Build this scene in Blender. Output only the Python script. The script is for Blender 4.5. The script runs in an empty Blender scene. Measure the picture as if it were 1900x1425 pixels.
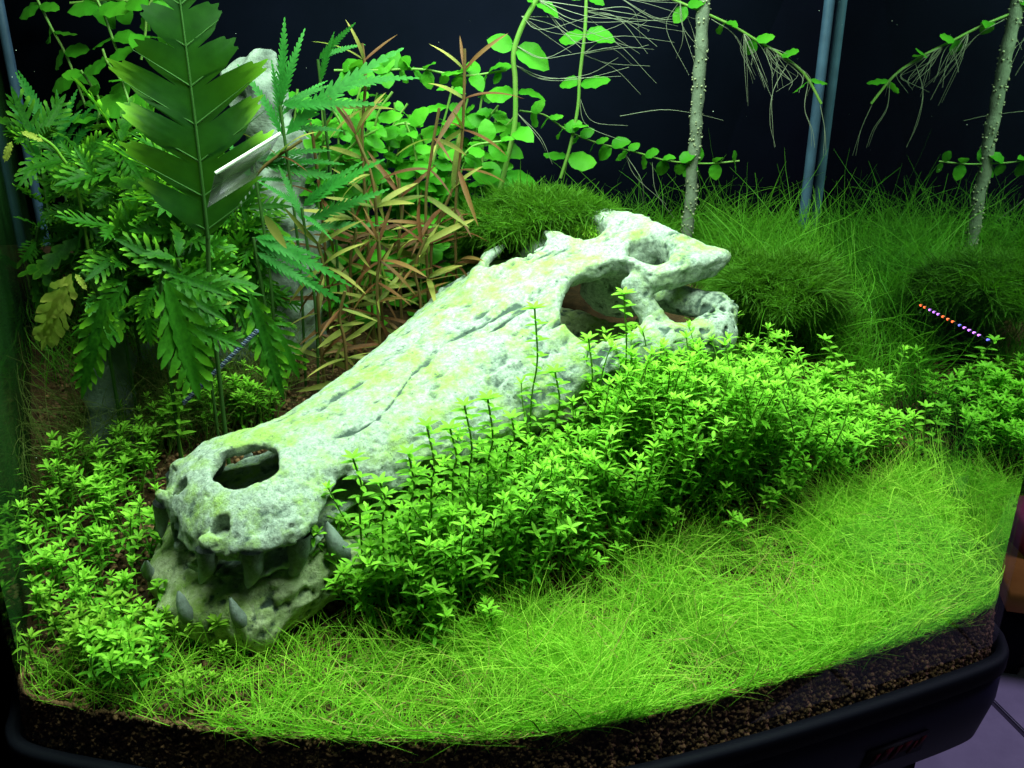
import bpy, bmesh, math, random, time
import numpy as np
from mathutils import Vector, Matrix, Quaternion
T0 = time.time()
SC = bpy.context.scene
COL = SC.collection
rng = np.random.default_rng(7)
random.seed(7)
R = math.radians

# ---------------------------------------------------------------- camera
CAMH = 0.35
PITCH = R(22)
FPX = 1700.0                       # focal length in pixels of a 1900 wide picture
cam_d = bpy.data.cameras.new('camera')
cam = bpy.data.objects.new('camera', cam_d)
COL.objects.link(cam)
cam.location = (0, 0, CAMH)
cam.rotation_euler = (R(90) - PITCH, 0, 0)
cam_d.sensor_width = 36
cam_d.lens = 36 * FPX / 1900
cam_d.clip_start = 0.02
cam_d.clip_end = 30
SC.camera = cam

# ---------------------------------------------------------------- world, lamps, exposure
w = bpy.data.worlds.new('World')
SC.world = w
w.use_nodes = True
bgn = w.node_tree.nodes['Background']
bgn.inputs['Color'].default_value = (0.16, 0.15, 0.30, 1)
bgn.inputs['Strength'].default_value = 0.03

def area(name, loc, rot, size, size_y, energy, color, spread=180):
    d = bpy.data.lights.new(name, 'AREA')
    d.shape = 'RECTANGLE'
    d.size, d.size_y, d.energy, d.color = size, size_y, energy, color
    d.spread = R(spread)
    o = bpy.data.objects.new(name, d)
    COL.objects.link(o)
    o.location, o.rotation_euler = loc, rot
    return o
# the tank's lamp hangs over the water: two LED bars, strongest over the middle
area('aquarium_lamp', (0.0, 0.50, 0.60), (0, 0, 0), 0.50, 0.24, 10.0, (0.74, 1.0, 0.70), 180)
area('aquarium_lamp', (0.02, 0.74, 0.60), (R(-4), 0, 0), 0.44, 0.06, 4.2, (0.70, 1.0, 0.74), 180)
# the dim ceiling lamp of the room
area('room_lamp', (1.7, 1.0, 1.3), (0, R(20), 0), 0.5, 0.5, 24.0, (0.74, 0.66, 1.0))

SC.view_settings.view_transform = 'Standard'
SC.view_settings.look = 'None'
SC.view_settings.exposure = 0
SC.view_settings.gamma = 1
SC.cycles.max_bounces = 8
SC.cycles.transparent_max_bounces = 16
SC.cycles.diffuse_bounces = 5
SC.cycles.glossy_bounces = 3
SC.cycles.transmission_bounces = 4
SC.cycles.caustics_reflective = False
SC.cycles.caustics_refractive = False
SC.cycles.use_denoising = True

# ---------------------------------------------------------------- small helpers
CP, SP = math.cos(PITCH), math.sin(PITCH)
def ray(u, v):
    a, b = (u - 950) / FPX, (v - 712) / FPX
    return np.array([a, CP - b * SP, -SP - b * CP])
def at(u, v, y):                    # the place at distance y from the room's side that is seen in direction (u, v)
    q = ray(u, v)
    return np.array([0, 0, CAMH]) + q * (y / q[1])
def smooth(a, b, x):
    t = np.clip((x - a) / (b - a), 0, 1)
    return t * t * (3 - 2 * t)
class Noise:
    def __init__(s, seed, n=32):
        s.t = np.random.default_rng(seed).random((n, n, n)).astype(np.float32) * 2 - 1
        s.n = n
    def __call__(s, x, y, z):
        n = s.n
        xi, yi, zi = np.floor(x).astype(int), np.floor(y).astype(int), np.floor(z).astype(int)
        fx, fy, fz = x - xi, y - yi, z - zi
        fx, fy, fz = [q * q * (3 - 2 * q) for q in (fx, fy, fz)]
        x0, y0, z0 = xi % n, yi % n, zi % n
        x1, y1, z1 = (xi + 1) % n, (yi + 1) % n, (zi + 1) % n
        t = s.t
        a = t[x0, y0, z0] * (1 - fx) + t[x1, y0, z0] * fx
        b = t[x0, y1, z0] * (1 - fx) + t[x1, y1, z0] * fx
        c = t[x0, y0, z1] * (1 - fx) + t[x1, y0, z1] * fx
        d = t[x0, y1, z1] * (1 - fx) + t[x1, y1, z1] * fx
        return (a * (1 - fy) + b * fy) * (1 - fz) + (c * (1 - fy) + d * fy) * fz
NZ = Noise(3)
def fbm(x, y, z, octv=3):
    r, a, k = 0, 1.0, 1.0
    for i in range(octv):
        r = r + a * NZ(x * k + 7.3 * i, y * k + 3.1 * i, z * k + 5.7 * i)
        a *= 0.5
        k *= 2.03
    return r

def link(o, parent=None):
    COL.objects.link(o)
    if parent is not None:
        o.parent = parent
    return o
def props(o, label=None, cat=None, group=None, kind=None):
    if label: o['label'] = label
    if cat: o['category'] = cat
    if group: o['group'] = group
    if kind: o['kind'] = kind
    return o
def empty(name, loc=(0, 0, 0), parent=None):
    o = bpy.data.objects.new(name, None)
    o.empty_display_size = 0.01
    o.location = loc
    return link(o, parent)
def mesh_np(name, V, F, mat=None, smooth_=True, attrs=None):
    V = np.asarray(V, dtype=np.float32)
    me = bpy.data.meshes.new(name)
    F = np.asarray(F, dtype=np.int32)
    k = F.shape[1]
    me.vertices.add(len(V))
    me.vertices.foreach_set('co', V.ravel())
    me.loops.add(F.size)
    me.loops.foreach_set('vertex_index', F.ravel())
    me.polygons.add(len(F))
    me.polygons.foreach_set('loop_start', np.arange(0, F.size, k, dtype=np.int32))
    me.polygons.foreach_set('loop_total', np.full(len(F), k, dtype=np.int32))
    if attrs:
        for an, av in attrs.items():
            a = me.attributes.new(an, 'FLOAT', 'POINT')
            a.data.foreach_set('value', np.asarray(av, dtype=np.float32))
    me.update(calc_edges=True)
    if smooth_:
        me.polygons.foreach_set('use_smooth', np.ones(len(F), dtype=bool))
    if mat:
        me.materials.append(mat)
    return me
def obj(name, me, parent=None):
    return link(bpy.data.objects.new(name, me), parent)

class MB:                            # collects quads, with one float attribute 'tint'
    def __init__(s):
        s.V, s.F, s.A, s.n = [], [], [], 0
    def add(s, V, F, a=0.0):
        V = np.asarray(V, dtype=np.float32).reshape(-1, 3)
        F = np.asarray(F, dtype=np.int32).reshape(-1, 4)
        s.V.append(V)
        s.F.append(F + s.n)
        s.A.append(np.broadcast_to(np.asarray(a, dtype=np.float32), (len(V),)))
        s.n += len(V)
    def mesh(s, name, mat, smooth_=True):
        return mesh_np(name, np.concatenate(s.V), np.concatenate(s.F), mat, smooth_, {'tint': np.concatenate(s.A)})
    def box(s, x0, x1, y0, y1, z0, z1, a=0.0):
        V = [(x, y, z) for z in (z0, z1) for y in (y0, y1) for x in (x0, x1)]
        s.add(V, [(0, 2, 3, 1), (4, 5, 7, 6), (0, 1, 5, 4), (2, 6, 7, 3), (0, 4, 6, 2), (1, 3, 7, 5)], a)
    def tube(s, P, rad, k=6, a=0.0, cap=True):
        P = np.asarray(P, dtype=float)
        n = len(P)
        rad = np.broadcast_to(np.asarray(rad, dtype=float), (n,))
        Tn = np.gradient(P, axis=0)
        Tn /= np.linalg.norm(Tn, axis=1, keepdims=True) + 1e-12
        up = np.array([0, 0, 1.0]) if abs(Tn[0][2]) < 0.9 else np.array([1.0, 0, 0])
        ang = np.arange(k) * 2 * math.pi / k
        V = np.zeros((n, k, 3))
        b = np.cross(Tn[0], up); b /= np.linalg.norm(b)
        for i in range(n):
            b = b - Tn[i] * (b @ Tn[i]); b /= np.linalg.norm(b) + 1e-12
            c = np.cross(Tn[i], b)
            V[i] = P[i] + rad[i] * (np.cos(ang)[:, None] * b + np.sin(ang)[:, None] * c)
        i, j = np.meshgrid(np.arange(n - 1), np.arange(k), indexing='ij')
        F = np.stack([i * k + j, i * k + (j + 1) % k, (i + 1) * k + (j + 1) % k, (i + 1) * k + j], -1).reshape(-1, 4)
        aa = np.repeat(np.broadcast_to(np.asarray(a, dtype=float), (n,)), k)
        s.add(V.reshape(-1, 3), F, aa)
        if cap:
            for e in (0, n - 1):
                ring = V[e]
                if k == 6:
                    s.add(ring, [(0, 1, 2, 3), (0, 3, 4, 5)] if e else [(3, 2, 1, 0), (5, 4, 3, 0)], aa[e * k])
                elif k == 4:
                    s.add(ring, [(0, 1, 2, 3)], aa[e * k])
def spline(P, n):                    # Catmull-Rom through P
    P = np.asarray(P, dtype=float)
    Q = np.vstack([2 * P[0] - P[1], P, 2 * P[-1] - P[-2]])
    m = len(P) - 1
    t = np.linspace(0, m, n)
    i = np.minimum(t.astype(int), m - 1)
    f = (t - i)[:, None]
    a, b, c, d = Q[i], Q[i + 1], Q[i + 2], Q[i + 3]
    return 0.5 * (2 * b + (c - a) * f + (2 * a - 5 * b + 4 * c - d) * f ** 2 + (3 * b - a - 3 * c + d) * f ** 3)

# ---------------------------------------------------------------- materials
def mat(name):
    m = bpy.data.materials.new(name)
    m.use_nodes = True
    nt = m.node_tree
    nt.nodes.clear()
    out = nt.nodes.new('ShaderNodeOutputMaterial')
    return m, nt, out
def N(nt, typ, **kw):
    n = nt.nodes.new(typ)
    for k, v in kw.items():
        if k in n.inputs:
            n.inputs[k].default_value = v
        else:
            setattr(n, k, v)
    return n
def mixrgb(nt, fac, a, b, blend='MIX'):
    n = nt.nodes.new('ShaderNodeMix')
    n.data_type = 'RGBA'
    n.blend_type = blend
    for sock, val in ((n.inputs[0], fac), (n.inputs[6], a), (n.inputs[7], b)):
        if isinstance(val, (int, float)):
            sock.default_value = val
        elif isinstance(val, tuple):
            sock.default_value = val if len(val) == 4 else val + (1,)
        else:
            nt.links.new(val, sock)
    return n.outputs[2]
def noise(nt, scale, detail=3, rough=0.5, coord='Object'):
    tc = nt.nodes.new('ShaderNodeTexCoord')
    n = N(nt, 'ShaderNodeTexNoise')
    n.inputs['Scale'].default_value = scale
    n.inputs['Detail'].default_value = detail
    n.inputs['Roughness'].default_value = rough
    nt.links.new(tc.outputs[coord], n.inputs['Vector'])
    return n.outputs['Fac']
def ramp(nt, fac, lo, hi):
    r = N(nt, 'ShaderNodeMapRange')
    r.inputs['From Min'].default_value = lo
    r.inputs['From Max'].default_value = hi
    nt.links.new(fac, r.inputs['Value'])
    return r.outputs['Result']
def attr(nt, name):
    a = nt.nodes.new('ShaderNodeAttribute')
    a.attribute_name = name
    return a.outputs['Fac']
def leafmat(name, dark, light, transl=0.4, rough=0.45, young_lit=None, nscale=60, veins=False):
    m, nt, out = mat(name)
    oi = nt.nodes.new('ShaderNodeObjectInfo')
    nz = noise(nt, nscale, 3)
    f = nt.nodes.new('ShaderNodeMath'); f.operation = 'MULTIPLY_ADD'
    nt.links.new(oi.outputs['Random'], f.inputs[0]); f.inputs[1].default_value = 0.6
    g = ramp(nt, nz, 0.3, 0.9)
    nt.links.new(g, f.inputs[2])
    c = mixrgb(nt, f.outputs[0], dark, light)
    if young_lit:
        c = mixrgb(nt, attr(nt, 'tint'), c, young_lit)
    c = mixrgb(nt, ramp(nt, noise(nt, nscale * 7, 4, 0.7), 0.60, 0.85), c, tuple(q * 0.45 for q in dark))
    d = N(nt, 'ShaderNodeBsdfPrincipled')
    d.inputs['Roughness'].default_value = rough
    d.inputs['Specular IOR Level'].default_value = 0.12
    nt.links.new(c, d.inputs['Base Color'])
    t = N(nt, 'ShaderNodeBsdfTranslucent')
    tcol = mixrgb(nt, 0.18, c, (0.25, 0.75, 0.02), 'MIX')
    nt.links.new(tcol, t.inputs['Color'])
    ms = nt.nodes.new('ShaderNodeMixShader')
    ms.inputs[0].default_value = transl
    nt.links.new(d.outputs[0], ms.inputs[1]); nt.links.new(t.outputs[0], ms.inputs[2])
    nt.links.new(ms.outputs[0], out.inputs['Surface'])
    return m
def simple(name, col, rough=0.6, spec=0.3, var=None, nscale=20, bump=0.0, bscale=200, emis=None):
    m, nt, out = mat(name)
    d = N(nt, 'ShaderNodeBsdfPrincipled')
    d.inputs['Roughness'].default_value = rough
    d.inputs['Specular IOR Level'].default_value = spec
    if var:
        c = mixrgb(nt, ramp(nt, noise(nt, nscale, 5, 0.6), 0.3, 0.7), col, var)
        nt.links.new(c, d.inputs['Base Color'])
    else:
        d.inputs['Base Color'].default_value = col + (1,)
    if bump:
        b = N(nt, 'ShaderNodeBump')
        b.inputs['Strength'].default_value = bump
        b.inputs['Distance'].default_value = 0.002
        nt.links.new(noise(nt, bscale, 4, 0.6), b.inputs['Height'])
        nt.links.new(b.outputs[0], d.inputs['Normal'])
    if emis:
        d.inputs['Emission Color'].default_value = emis[:3] + (1,)
        d.inputs['Emission Strength'].default_value = emis[3]
    nt.links.new(d.outputs[0], out.inputs['Surface'])
    return m

def bone_mat(name='bone', A=(0.19, 0.225, 0.215), B=(0.43, 0.475, 0.455)):
    m, nt, out = mat(name)
    d = N(nt, 'ShaderNodeBsdfPrincipled')
    d.inputs['Roughness'].default_value = 0.75
    d.inputs['Specular IOR Level'].default_value = 0.2
    n1, n2, n3 = noise(nt, 62, 7, 0.7), noise(nt, 330, 6, 0.75), noise(nt, 13, 4, 0.6)
    c = mixrgb(nt, ramp(nt, n2, 0.36, 0.62), A, B)
    # yellow green film of algae in fine patches, more of it on the upward faces
    geo = nt.nodes.new('ShaderNodeNewGeometry')
    sep = nt.nodes.new('ShaderNodeSeparateXYZ')
    nt.links.new(geo.outputs['Normal'], sep.inputs[0])
    top = ramp(nt, sep.outputs['Z'], -0.3, 0.6)
    sm = nt.nodes.new('ShaderNodeMath'); sm.operation = 'MULTIPLY_ADD'
    nt.links.new(n3, sm.inputs[0]); sm.inputs[1].default_value = 0.55; nt.links.new(n1, sm.inputs[2])
    a = nt.nodes.new('ShaderNodeMath'); a.operation = 'MULTIPLY'
    nt.links.new(ramp(nt, sm.outputs[0], 0.72, 0.92), a.inputs[0]); nt.links.new(top, a.inputs[1])
    a2 = nt.nodes.new('ShaderNodeMath'); a2.operation = 'MULTIPLY'; a2.inputs[1].default_value = 0.85
    nt.links.new(a.outputs[0], a2.inputs[0])
    c = mixrgb(nt, a2.outputs[0], c, (0.26, 0.385, 0.07))
    c = mixrgb(nt, ramp(nt, noise(nt, 75, 3, 0.5), 0.70, 0.76), c, (0.12, 0.26, 0.02))
    # dirt that has settled in the pores and grooves
    cv = nt.nodes.new('ShaderNodeMath'); cv.operation = 'MULTIPLY_ADD'
    nt.links.new(noise(nt, 300, 5, 0.75), cv.inputs[0]); cv.inputs[1].default_value = 2.4
    nt.links.new(attr(nt, 'cavity'), cv.inputs[2])
    dirt = ramp(nt, cv.outputs[0], 0.72, -0.25)
    c = mixrgb(nt, dirt, c, (0.06, 0.085, 0.08))
    c = mixrgb(nt, ramp(nt, noise(nt, 420, 2, 0.6), 0.66, 0.72), c, (0.10, 0.13, 0.11))
    nt.links.new(c, d.inputs['Base Color'])
    bp = N(nt, 'ShaderNodeBump'); bp.inputs['Strength'].default_value = 0.9; bp.inputs['Distance'].default_value = 0.0024
    nt.links.new(noise(nt, 260, 6, 0.75), bp.inputs['Height'])
    nt.links.new(bp.outputs[0], d.inputs['Normal'])
    nt.links.new(d.outputs[0], out.inputs['Surface'])
    return m
def tooth_mat():
    m, nt, out = mat('tooth')
    d = N(nt, 'ShaderNodeBsdfPrincipled')
    d.inputs['Roughness'].default_value = 0.6
    bp = N(nt, 'ShaderNodeBump'); bp.inputs['Strength'].default_value = 0.8; bp.inputs['Distance'].default_value = 0.0012
    nt.links.new(noise(nt, 300, 5, 0.75), bp.inputs['Height']); nt.links.new(bp.outputs[0], d.inputs['Normal'])
    f = nt.nodes.new('ShaderNodeMath'); f.operation = 'MULTIPLY_ADD'
    nt.links.new(noise(nt, 230, 5, 0.75), f.inputs[0]); f.inputs[1].default_value = 1.6
    nt.links.new(attr(nt, 'tint'), f.inputs[2])
    c = mixrgb(nt, ramp(nt, f.outputs[0], 0.75, 1.65), (0.035, 0.045, 0.05), (0.24, 0.27, 0.29))
    nt.links.new(c, d.inputs['Base Color'])
    nt.links.new(d.outputs[0], out.inputs['Surface'])
    return m
def glass_mat(name, fac, tint, ior=1.45, gcol=(1, 1, 1, 1), rough=0.0):
    m, nt, out = mat(name)
    tr = N(nt, 'ShaderNodeBsdfTransparent'); tr.inputs[0].default_value = tint
    gl = N(nt, 'ShaderNodeBsdfGlossy'); gl.inputs['Roughness'].default_value = rough; gl.inputs['Color'].default_value = gcol
    ms = nt.nodes.new('ShaderNodeMixShader')
    if fac is None:
        fr = N(nt, 'ShaderNodeFresnel'); fr.inputs['IOR'].default_value = ior
        mu = nt.nodes.new('ShaderNodeMath'); mu.operation = 'MULTIPLY'; mu.inputs[1].default_value = 0.05
        nt.links.new(fr.outputs[0], mu.inputs[0]); nt.links.new(mu.outputs[0], ms.inputs[0])
    else:
        ms.inputs[0].default_value = fac
    nt.links.new(tr.outputs[0], ms.inputs[1]); nt.links.new(gl.outputs[0], ms.inputs[2])
    nt.links.new(ms.outputs[0], out.inputs['Surface'])
    return m
def glow_pane_mat():
    """the left pane: glass with the murky green glow painted in as diffuse colour, stronger in patches"""
    m, nt, out = mat('glow_painted_glass')
    tr = N(nt, 'ShaderNodeBsdfGlossy'); tr.inputs['Roughness'].default_value = 0.05; tr.inputs['Color'].default_value = (0.5, 0.62, 0.5, 1)
    d = N(nt, 'ShaderNodeBsdfDiffuse'); d.inputs[0].default_value = (0.012, 0.040, 0.010, 1)  # green diffuse colour stands in for the murky glow reflected in this pane
    ms = nt.nodes.new('ShaderNodeMixShader')
    nt.links.new(ramp(nt, noise(nt, 7, 4, 0.6), 0.25, 0.75), ms.inputs[0])
    nt.links.new(tr.outputs[0], ms.inputs[1]); nt.links.new(d.outputs[0], ms.inputs[2])
    nt.links.new(ms.outputs[0], out.inputs['Surface'])
    return m
M_BONE = bone_mat()
M_JAW = bone_mat('jaw_bone', (0.34, 0.36, 0.24), (0.60, 0.62, 0.44))  # yellower bone, also painted lighter to brighten the jaw under the snout
M_TOOTH = tooth_mat()
M_GLASS = glass_mat('front_glass', None, (0.97, 1, 0.98, 1))
M_SIDE = glass_mat('side_glass', 0.80, (0.5, 0.6, 0.55, 1), gcol=(0.62, 0.74, 0.64, 1), rough=0.012)
M_SOIL = simple('soil', (0.08, 0.040, 0.020), 0.95, 0.1, (0.022, 0.014, 0.009), 90, 1.0, 300)
M_GRAIN = simple('soil_grain', (0.27, 0.13, 0.070), 0.9, 0.2, (0.05, 0.030, 0.018), 140)
M_BACK = simple('dark_backdrop', (0.0012, 0.0020, 0.005), 0.9, 0.02, (0.0032, 0.0040, 0.0115), 4.5)
M_SEAM = simple('silicone', (0.055, 0.10, 0.19), 0.45, 0.3, (0.03, 0.055, 0.11), 30)
M_TRIM = simple('black_trim', (0.004, 0.004, 0.009), 0.7, 0.06)
M_CAB = simple('cabinet', (0.014, 0.014, 0.042), 0.6, 0.12, (0.009, 0.009, 0.028), 5)
M_TILE = simple('tile', (0.26, 0.23, 0.33), 0.45, 0.35, (0.20, 0.175, 0.26), 14, 0.25, 120)
M_GROUT = simple('grout', (0.035, 0.03, 0.05), 0.9, 0.1)
M_WOOD = simple('wood', (0.50, 0.22, 0.05), 0.5, 0.3, (0.36, 0.14, 0.03), 12)
M_ROCK = simple('rock', (0.34, 0.38, 0.36), 0.9, 0.2, (0.035, 0.045, 0.045), 34, 0.9, 160)
M_TRUNK = simple('trunk', (0.13, 0.17, 0.15), 0.9, 0.2, (0.05, 0.075, 0.06), 40, 0.8, 200)
M_STICK = simple('pale_stem', (0.17, 0.19, 0.155), 0.8, 0.2, (0.09, 0.105, 0.08), 90, 0.4, 400)
M_NUB = simple('nub', (0.28, 0.28, 0.19), 0.8, 0.2)
M_PEARL = leafmat('pearlweed_leaf', (0.055, 0.22, 0.014), (0.12, 0.38, 0.022), 0.42, 0.5, (0.36, 0.72, 0.07), 90)
M_PEARLY = leafmat('pearlweed_leaf_yellowish', (0.06, 0.19, 0.012), (0.16, 0.33, 0.025), 0.42, 0.4, (0.34, 0.58, 0.06), 90)
M_PSTEM = simple('pearlweed_stem', (0.10, 0.22, 0.02), 0.6, 0.2)
M_DEAD = simple('dead_blade', (0.34, 0.26, 0.10), 0.8, 0.1, (0.22, 0.20, 0.06), 30)
M_SIDEL = glow_pane_mat()
M_VEIN = simple('leaf_vein', (0.022, 0.075, 0.012), 0.6, 0.2)
M_DSTEM = simple('dark_plant_stem', (0.025, 0.07, 0.012), 0.6, 0.2)
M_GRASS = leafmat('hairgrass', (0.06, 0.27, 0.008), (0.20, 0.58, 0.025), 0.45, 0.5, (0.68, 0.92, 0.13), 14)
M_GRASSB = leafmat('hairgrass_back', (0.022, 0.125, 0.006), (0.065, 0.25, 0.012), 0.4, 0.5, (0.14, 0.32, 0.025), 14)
M_HAIR = leafmat('thread_algae', (0.03, 0.08, 0.010), (0.08, 0.14, 0.02), 0.3, 0.6, (0.16, 0.16, 0.05), 10)
M_MOSS = leafmat('moss', (0.008, 0.045, 0.003), (0.028, 0.10, 0.005), 0.35, 0.6, (0.09, 0.22, 0.012), 30)
M_HYG = leafmat('lobed_leaf', (0.005, 0.040, 0.004), (0.028, 0.14, 0.008), 0.36, 0.5, (0.26, 0.62, 0.03), 35)  # lime tip tone mixes fresh growth with light painted onto the lobe tips
M_HYGB = leafmat('narrow_lobed_leaf', (0.008, 0.085, 0.012), (0.025, 0.17, 0.025), 0.36, 0.5, (0.06, 0.28, 0.04), 35)
M_HYGY = leafmat('yellow_leaf', (0.20, 0.26, 0.03), (0.40, 0.42, 0.08), 0.4, 0.5, (0.42, 0.44, 0.09), 30)
M_HYGD = leafmat('dark_crown_leaf', (0.003, 0.026, 0.003), (0.010, 0.055, 0.005), 0.30, 0.5, (0.34, 0.74, 0.05), 20)  # backlit darkness and lime light on the tips are put into the colour
M_ROUND = leafmat('round_leaf', (0.018, 0.15, 0.010), (0.06, 0.30, 0.016), 0.40, 0.45, (0.14, 0.46, 0.03), 50)
M_VSTEM = simple('vine_stem', (0.09, 0.24, 0.03), 0.5, 0.3, (0.16, 0.24, 0.06), 60)
M_RED = leafmat('reddish_leaf', (0.055, 0.020, 0.012), (0.12, 0.036, 0.018), 0.24, 0.5, (0.26, 0.16, 0.05), 40)
M_OLIVE = leafmat('olive_leaf', (0.045, 0.075, 0.012), (0.13, 0.15, 0.03), 0.35, 0.5, (0.42, 0.34, 0.10), 40)
M_RSTEM = simple('red_plant_stem', (0.07, 0.07, 0.018), 0.7, 0.2, (0.12, 0.05, 0.02), 50)
M_ROOT = simple('root', (0.20, 0.21, 0.16), 0.8, 0.1)
M_EDGEGLINT = simple('edge_glint', (0.9, 0.92, 0.92), 0.3, 0.5)  # white paint for the light reflected along the plate's edge
M_ACRYL = glass_mat('acrylic', 0.30, (0.72, 0.74, 0.72, 1), gcol=(.25, .25, .25, 1), rough=0.5)
M_DISH = glass_mat('dish_glass', 0.45, (0.85, 1.0, 0.75, 1), gcol=(0.9, 1, 0.8, 1), rough=0.08)
M_SPECK = simple('speck', (0.6, 0.65, 0.6), 0.8, 0.1)
M_REFLR = simple('reflection_red', (0.3, 0.03, 0.01), 0.4, 0.3, emis=(1.0, 0.12, 0.03, 3.5))  # these three emissions stand for a reflected light string, not lamps in the tank
M_REFLP = simple('reflection_violet', (0.2, 0.05, 0.3), 0.4, 0.3, emis=(0.55, 0.16, 1.0, 3.5))
M_REFLB = simple('reflection_blue', (0.05, 0.05, 0.3), 0.4, 0.3, emis=(0.15, 0.15, 1.0, 2.5))
M_CORD = simple('cord', (0.03, 0.04, 0.12), 0.5, 0.3)
M_CORDW = simple('cord_white', (0.13, 0.15, 0.24), 0.5, 0.3)
M_BADGE = simple('badge', (0.007, 0.005, 0.010), 0.7, 0.05)
M_BADGER = simple('badge_red', (0.055, 0.006, 0.010), 0.7, 0.05)
M_PINK = simple('pink_box', (0.45, 0.08, 0.16), 0.5, 0.3)


# ================================================================= THE GROUND SHAPE
def ground(x, y):
    x = np.asarray(x, dtype=float); y = np.asarray(y, dtype=float)
    g = 0.118 * smooth(0.40, 1.02, y) * 1.0 + 0.012 * smooth(0.5, 0.8, y)
    g = g + 0.004 * NZ(x * 9 + 3, y * 9, x * 0 + 1.5) * smooth(0.40, 0.5, y)
    return g
def on_ground(u, v):                 # where the view line (u, v) meets the ground
    q = ray(u, v)
    lo, hi = 0.3, 1.5
    for _ in range(40):
        m = (lo + hi) / 2
        p = np.array([0, 0, CAMH]) + q * m
        if p[2] > ground(p[0], p[1]):
            lo = m
        else:
            hi = m
    p[2] = float(ground(p[0], p[1]))
    return p

# ================================================================= THE SKULL
SK_O = np.array([-0.15769, 0.49453, 0.09245])
SK_D = np.array([0.7281122, 0.62995843, 0.27019436])
SK_R = np.array([0.66961329, -0.73795425, -0.08391405])
SK_N = np.array([-0.14652871, -0.24202458, 0.95914203])
SK_M = np.stack([SK_D, SK_R, SK_N], 1)

def smin(a, b, k):
    h = np.clip(0.5 + 0.5 * (b - a) / k, 0, 1)
    return b * (1 - h) + a * h - k * h * (1 - h)
def smax(a, b, k): return -smin(-a, -b, k)
def curve(s, pts):
    xs, ys = zip(*pts)
    # smooth monotone-ish interpolation: average of shifted linear interpolations
    r = 0
    for d in (-0.006, -0.003, 0, 0.003, 0.006):
        r = r + np.interp(s + d, xs, ys)
    return r / 5
def capsule(S, W, H, a, b, r0, r1):
    a, b = np.array(a, dtype=float), np.array(b, dtype=float)
    ba = b - a
    t = np.clip(((S - a[0]) * ba[0] + (W - a[1]) * ba[1] + (H - a[2]) * ba[2]) / (ba @ ba), 0, 1)
    return np.sqrt((S - a[0] - t * ba[0]) ** 2 + (W - a[1] - t * ba[1]) ** 2 + (H - a[2] - t * ba[2]) ** 2) - (r0 + (r1 - r0) * t)
def ellipsoid(S, W, H, c, r):
    k = np.sqrt(((S - c[0]) / r[0]) ** 2 + ((W - c[1]) / r[1]) ** 2 + ((H - c[2]) / r[2]) ** 2)
    return (k - 1) * min(r)
WID = [(-0.058, 0.0), (-0.056, 0.024), (-0.05, 0.040), (-0.04, 0.052), (-0.025, 0.061), (-0.008, 0.065), (0.008, 0.061), (0.022, 0.052),
       (0.034, 0.047), (0.05, 0.049), (0.075, 0.056), (0.10, 0.061), (0.14, 0.067), (0.18, 0.074), (0.22, 0.081), (0.26, 0.087), (0.30, 0.090), (0.34, 0.092), (0.4, 0.092)]
TOPH = [(-0.058, -0.022), (-0.052, -0.011), (-0.042, -0.001), (-0.028, 0.005), (-0.01, 0.008), (0.02, 0.007), (0.05, 0.004), (0.1, 0.001), (0.15, 0.000),
        (0.20, 0.0), (0.24, 0.004), (0.28, 0.006), (0.33, 0.004), (0.4, 0.0)]
BOT = [(-0.06, -0.010), (-0.045, -0.010), (-0.03, -0.013), (-0.01, -0.017), (0.008, -0.018), (0.018, -0.014), (0.028, -0.012), (0.040, -0.010), (0.052, -0.026), (0.066, -0.036),
       (0.080, -0.026), (0.092, -0.020), (0.106, -0.036), (0.14, -0.046), (0.20, -0.050), (0.26, -0.056), (0.4, -0.06)]
def skull_axis(s): return -0.004 * smooth(0.1, -0.02, s) - 0.019 * smooth(0.06, 0.22, s) + 0.016 * smooth(0.275, 0.32, s)
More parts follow.
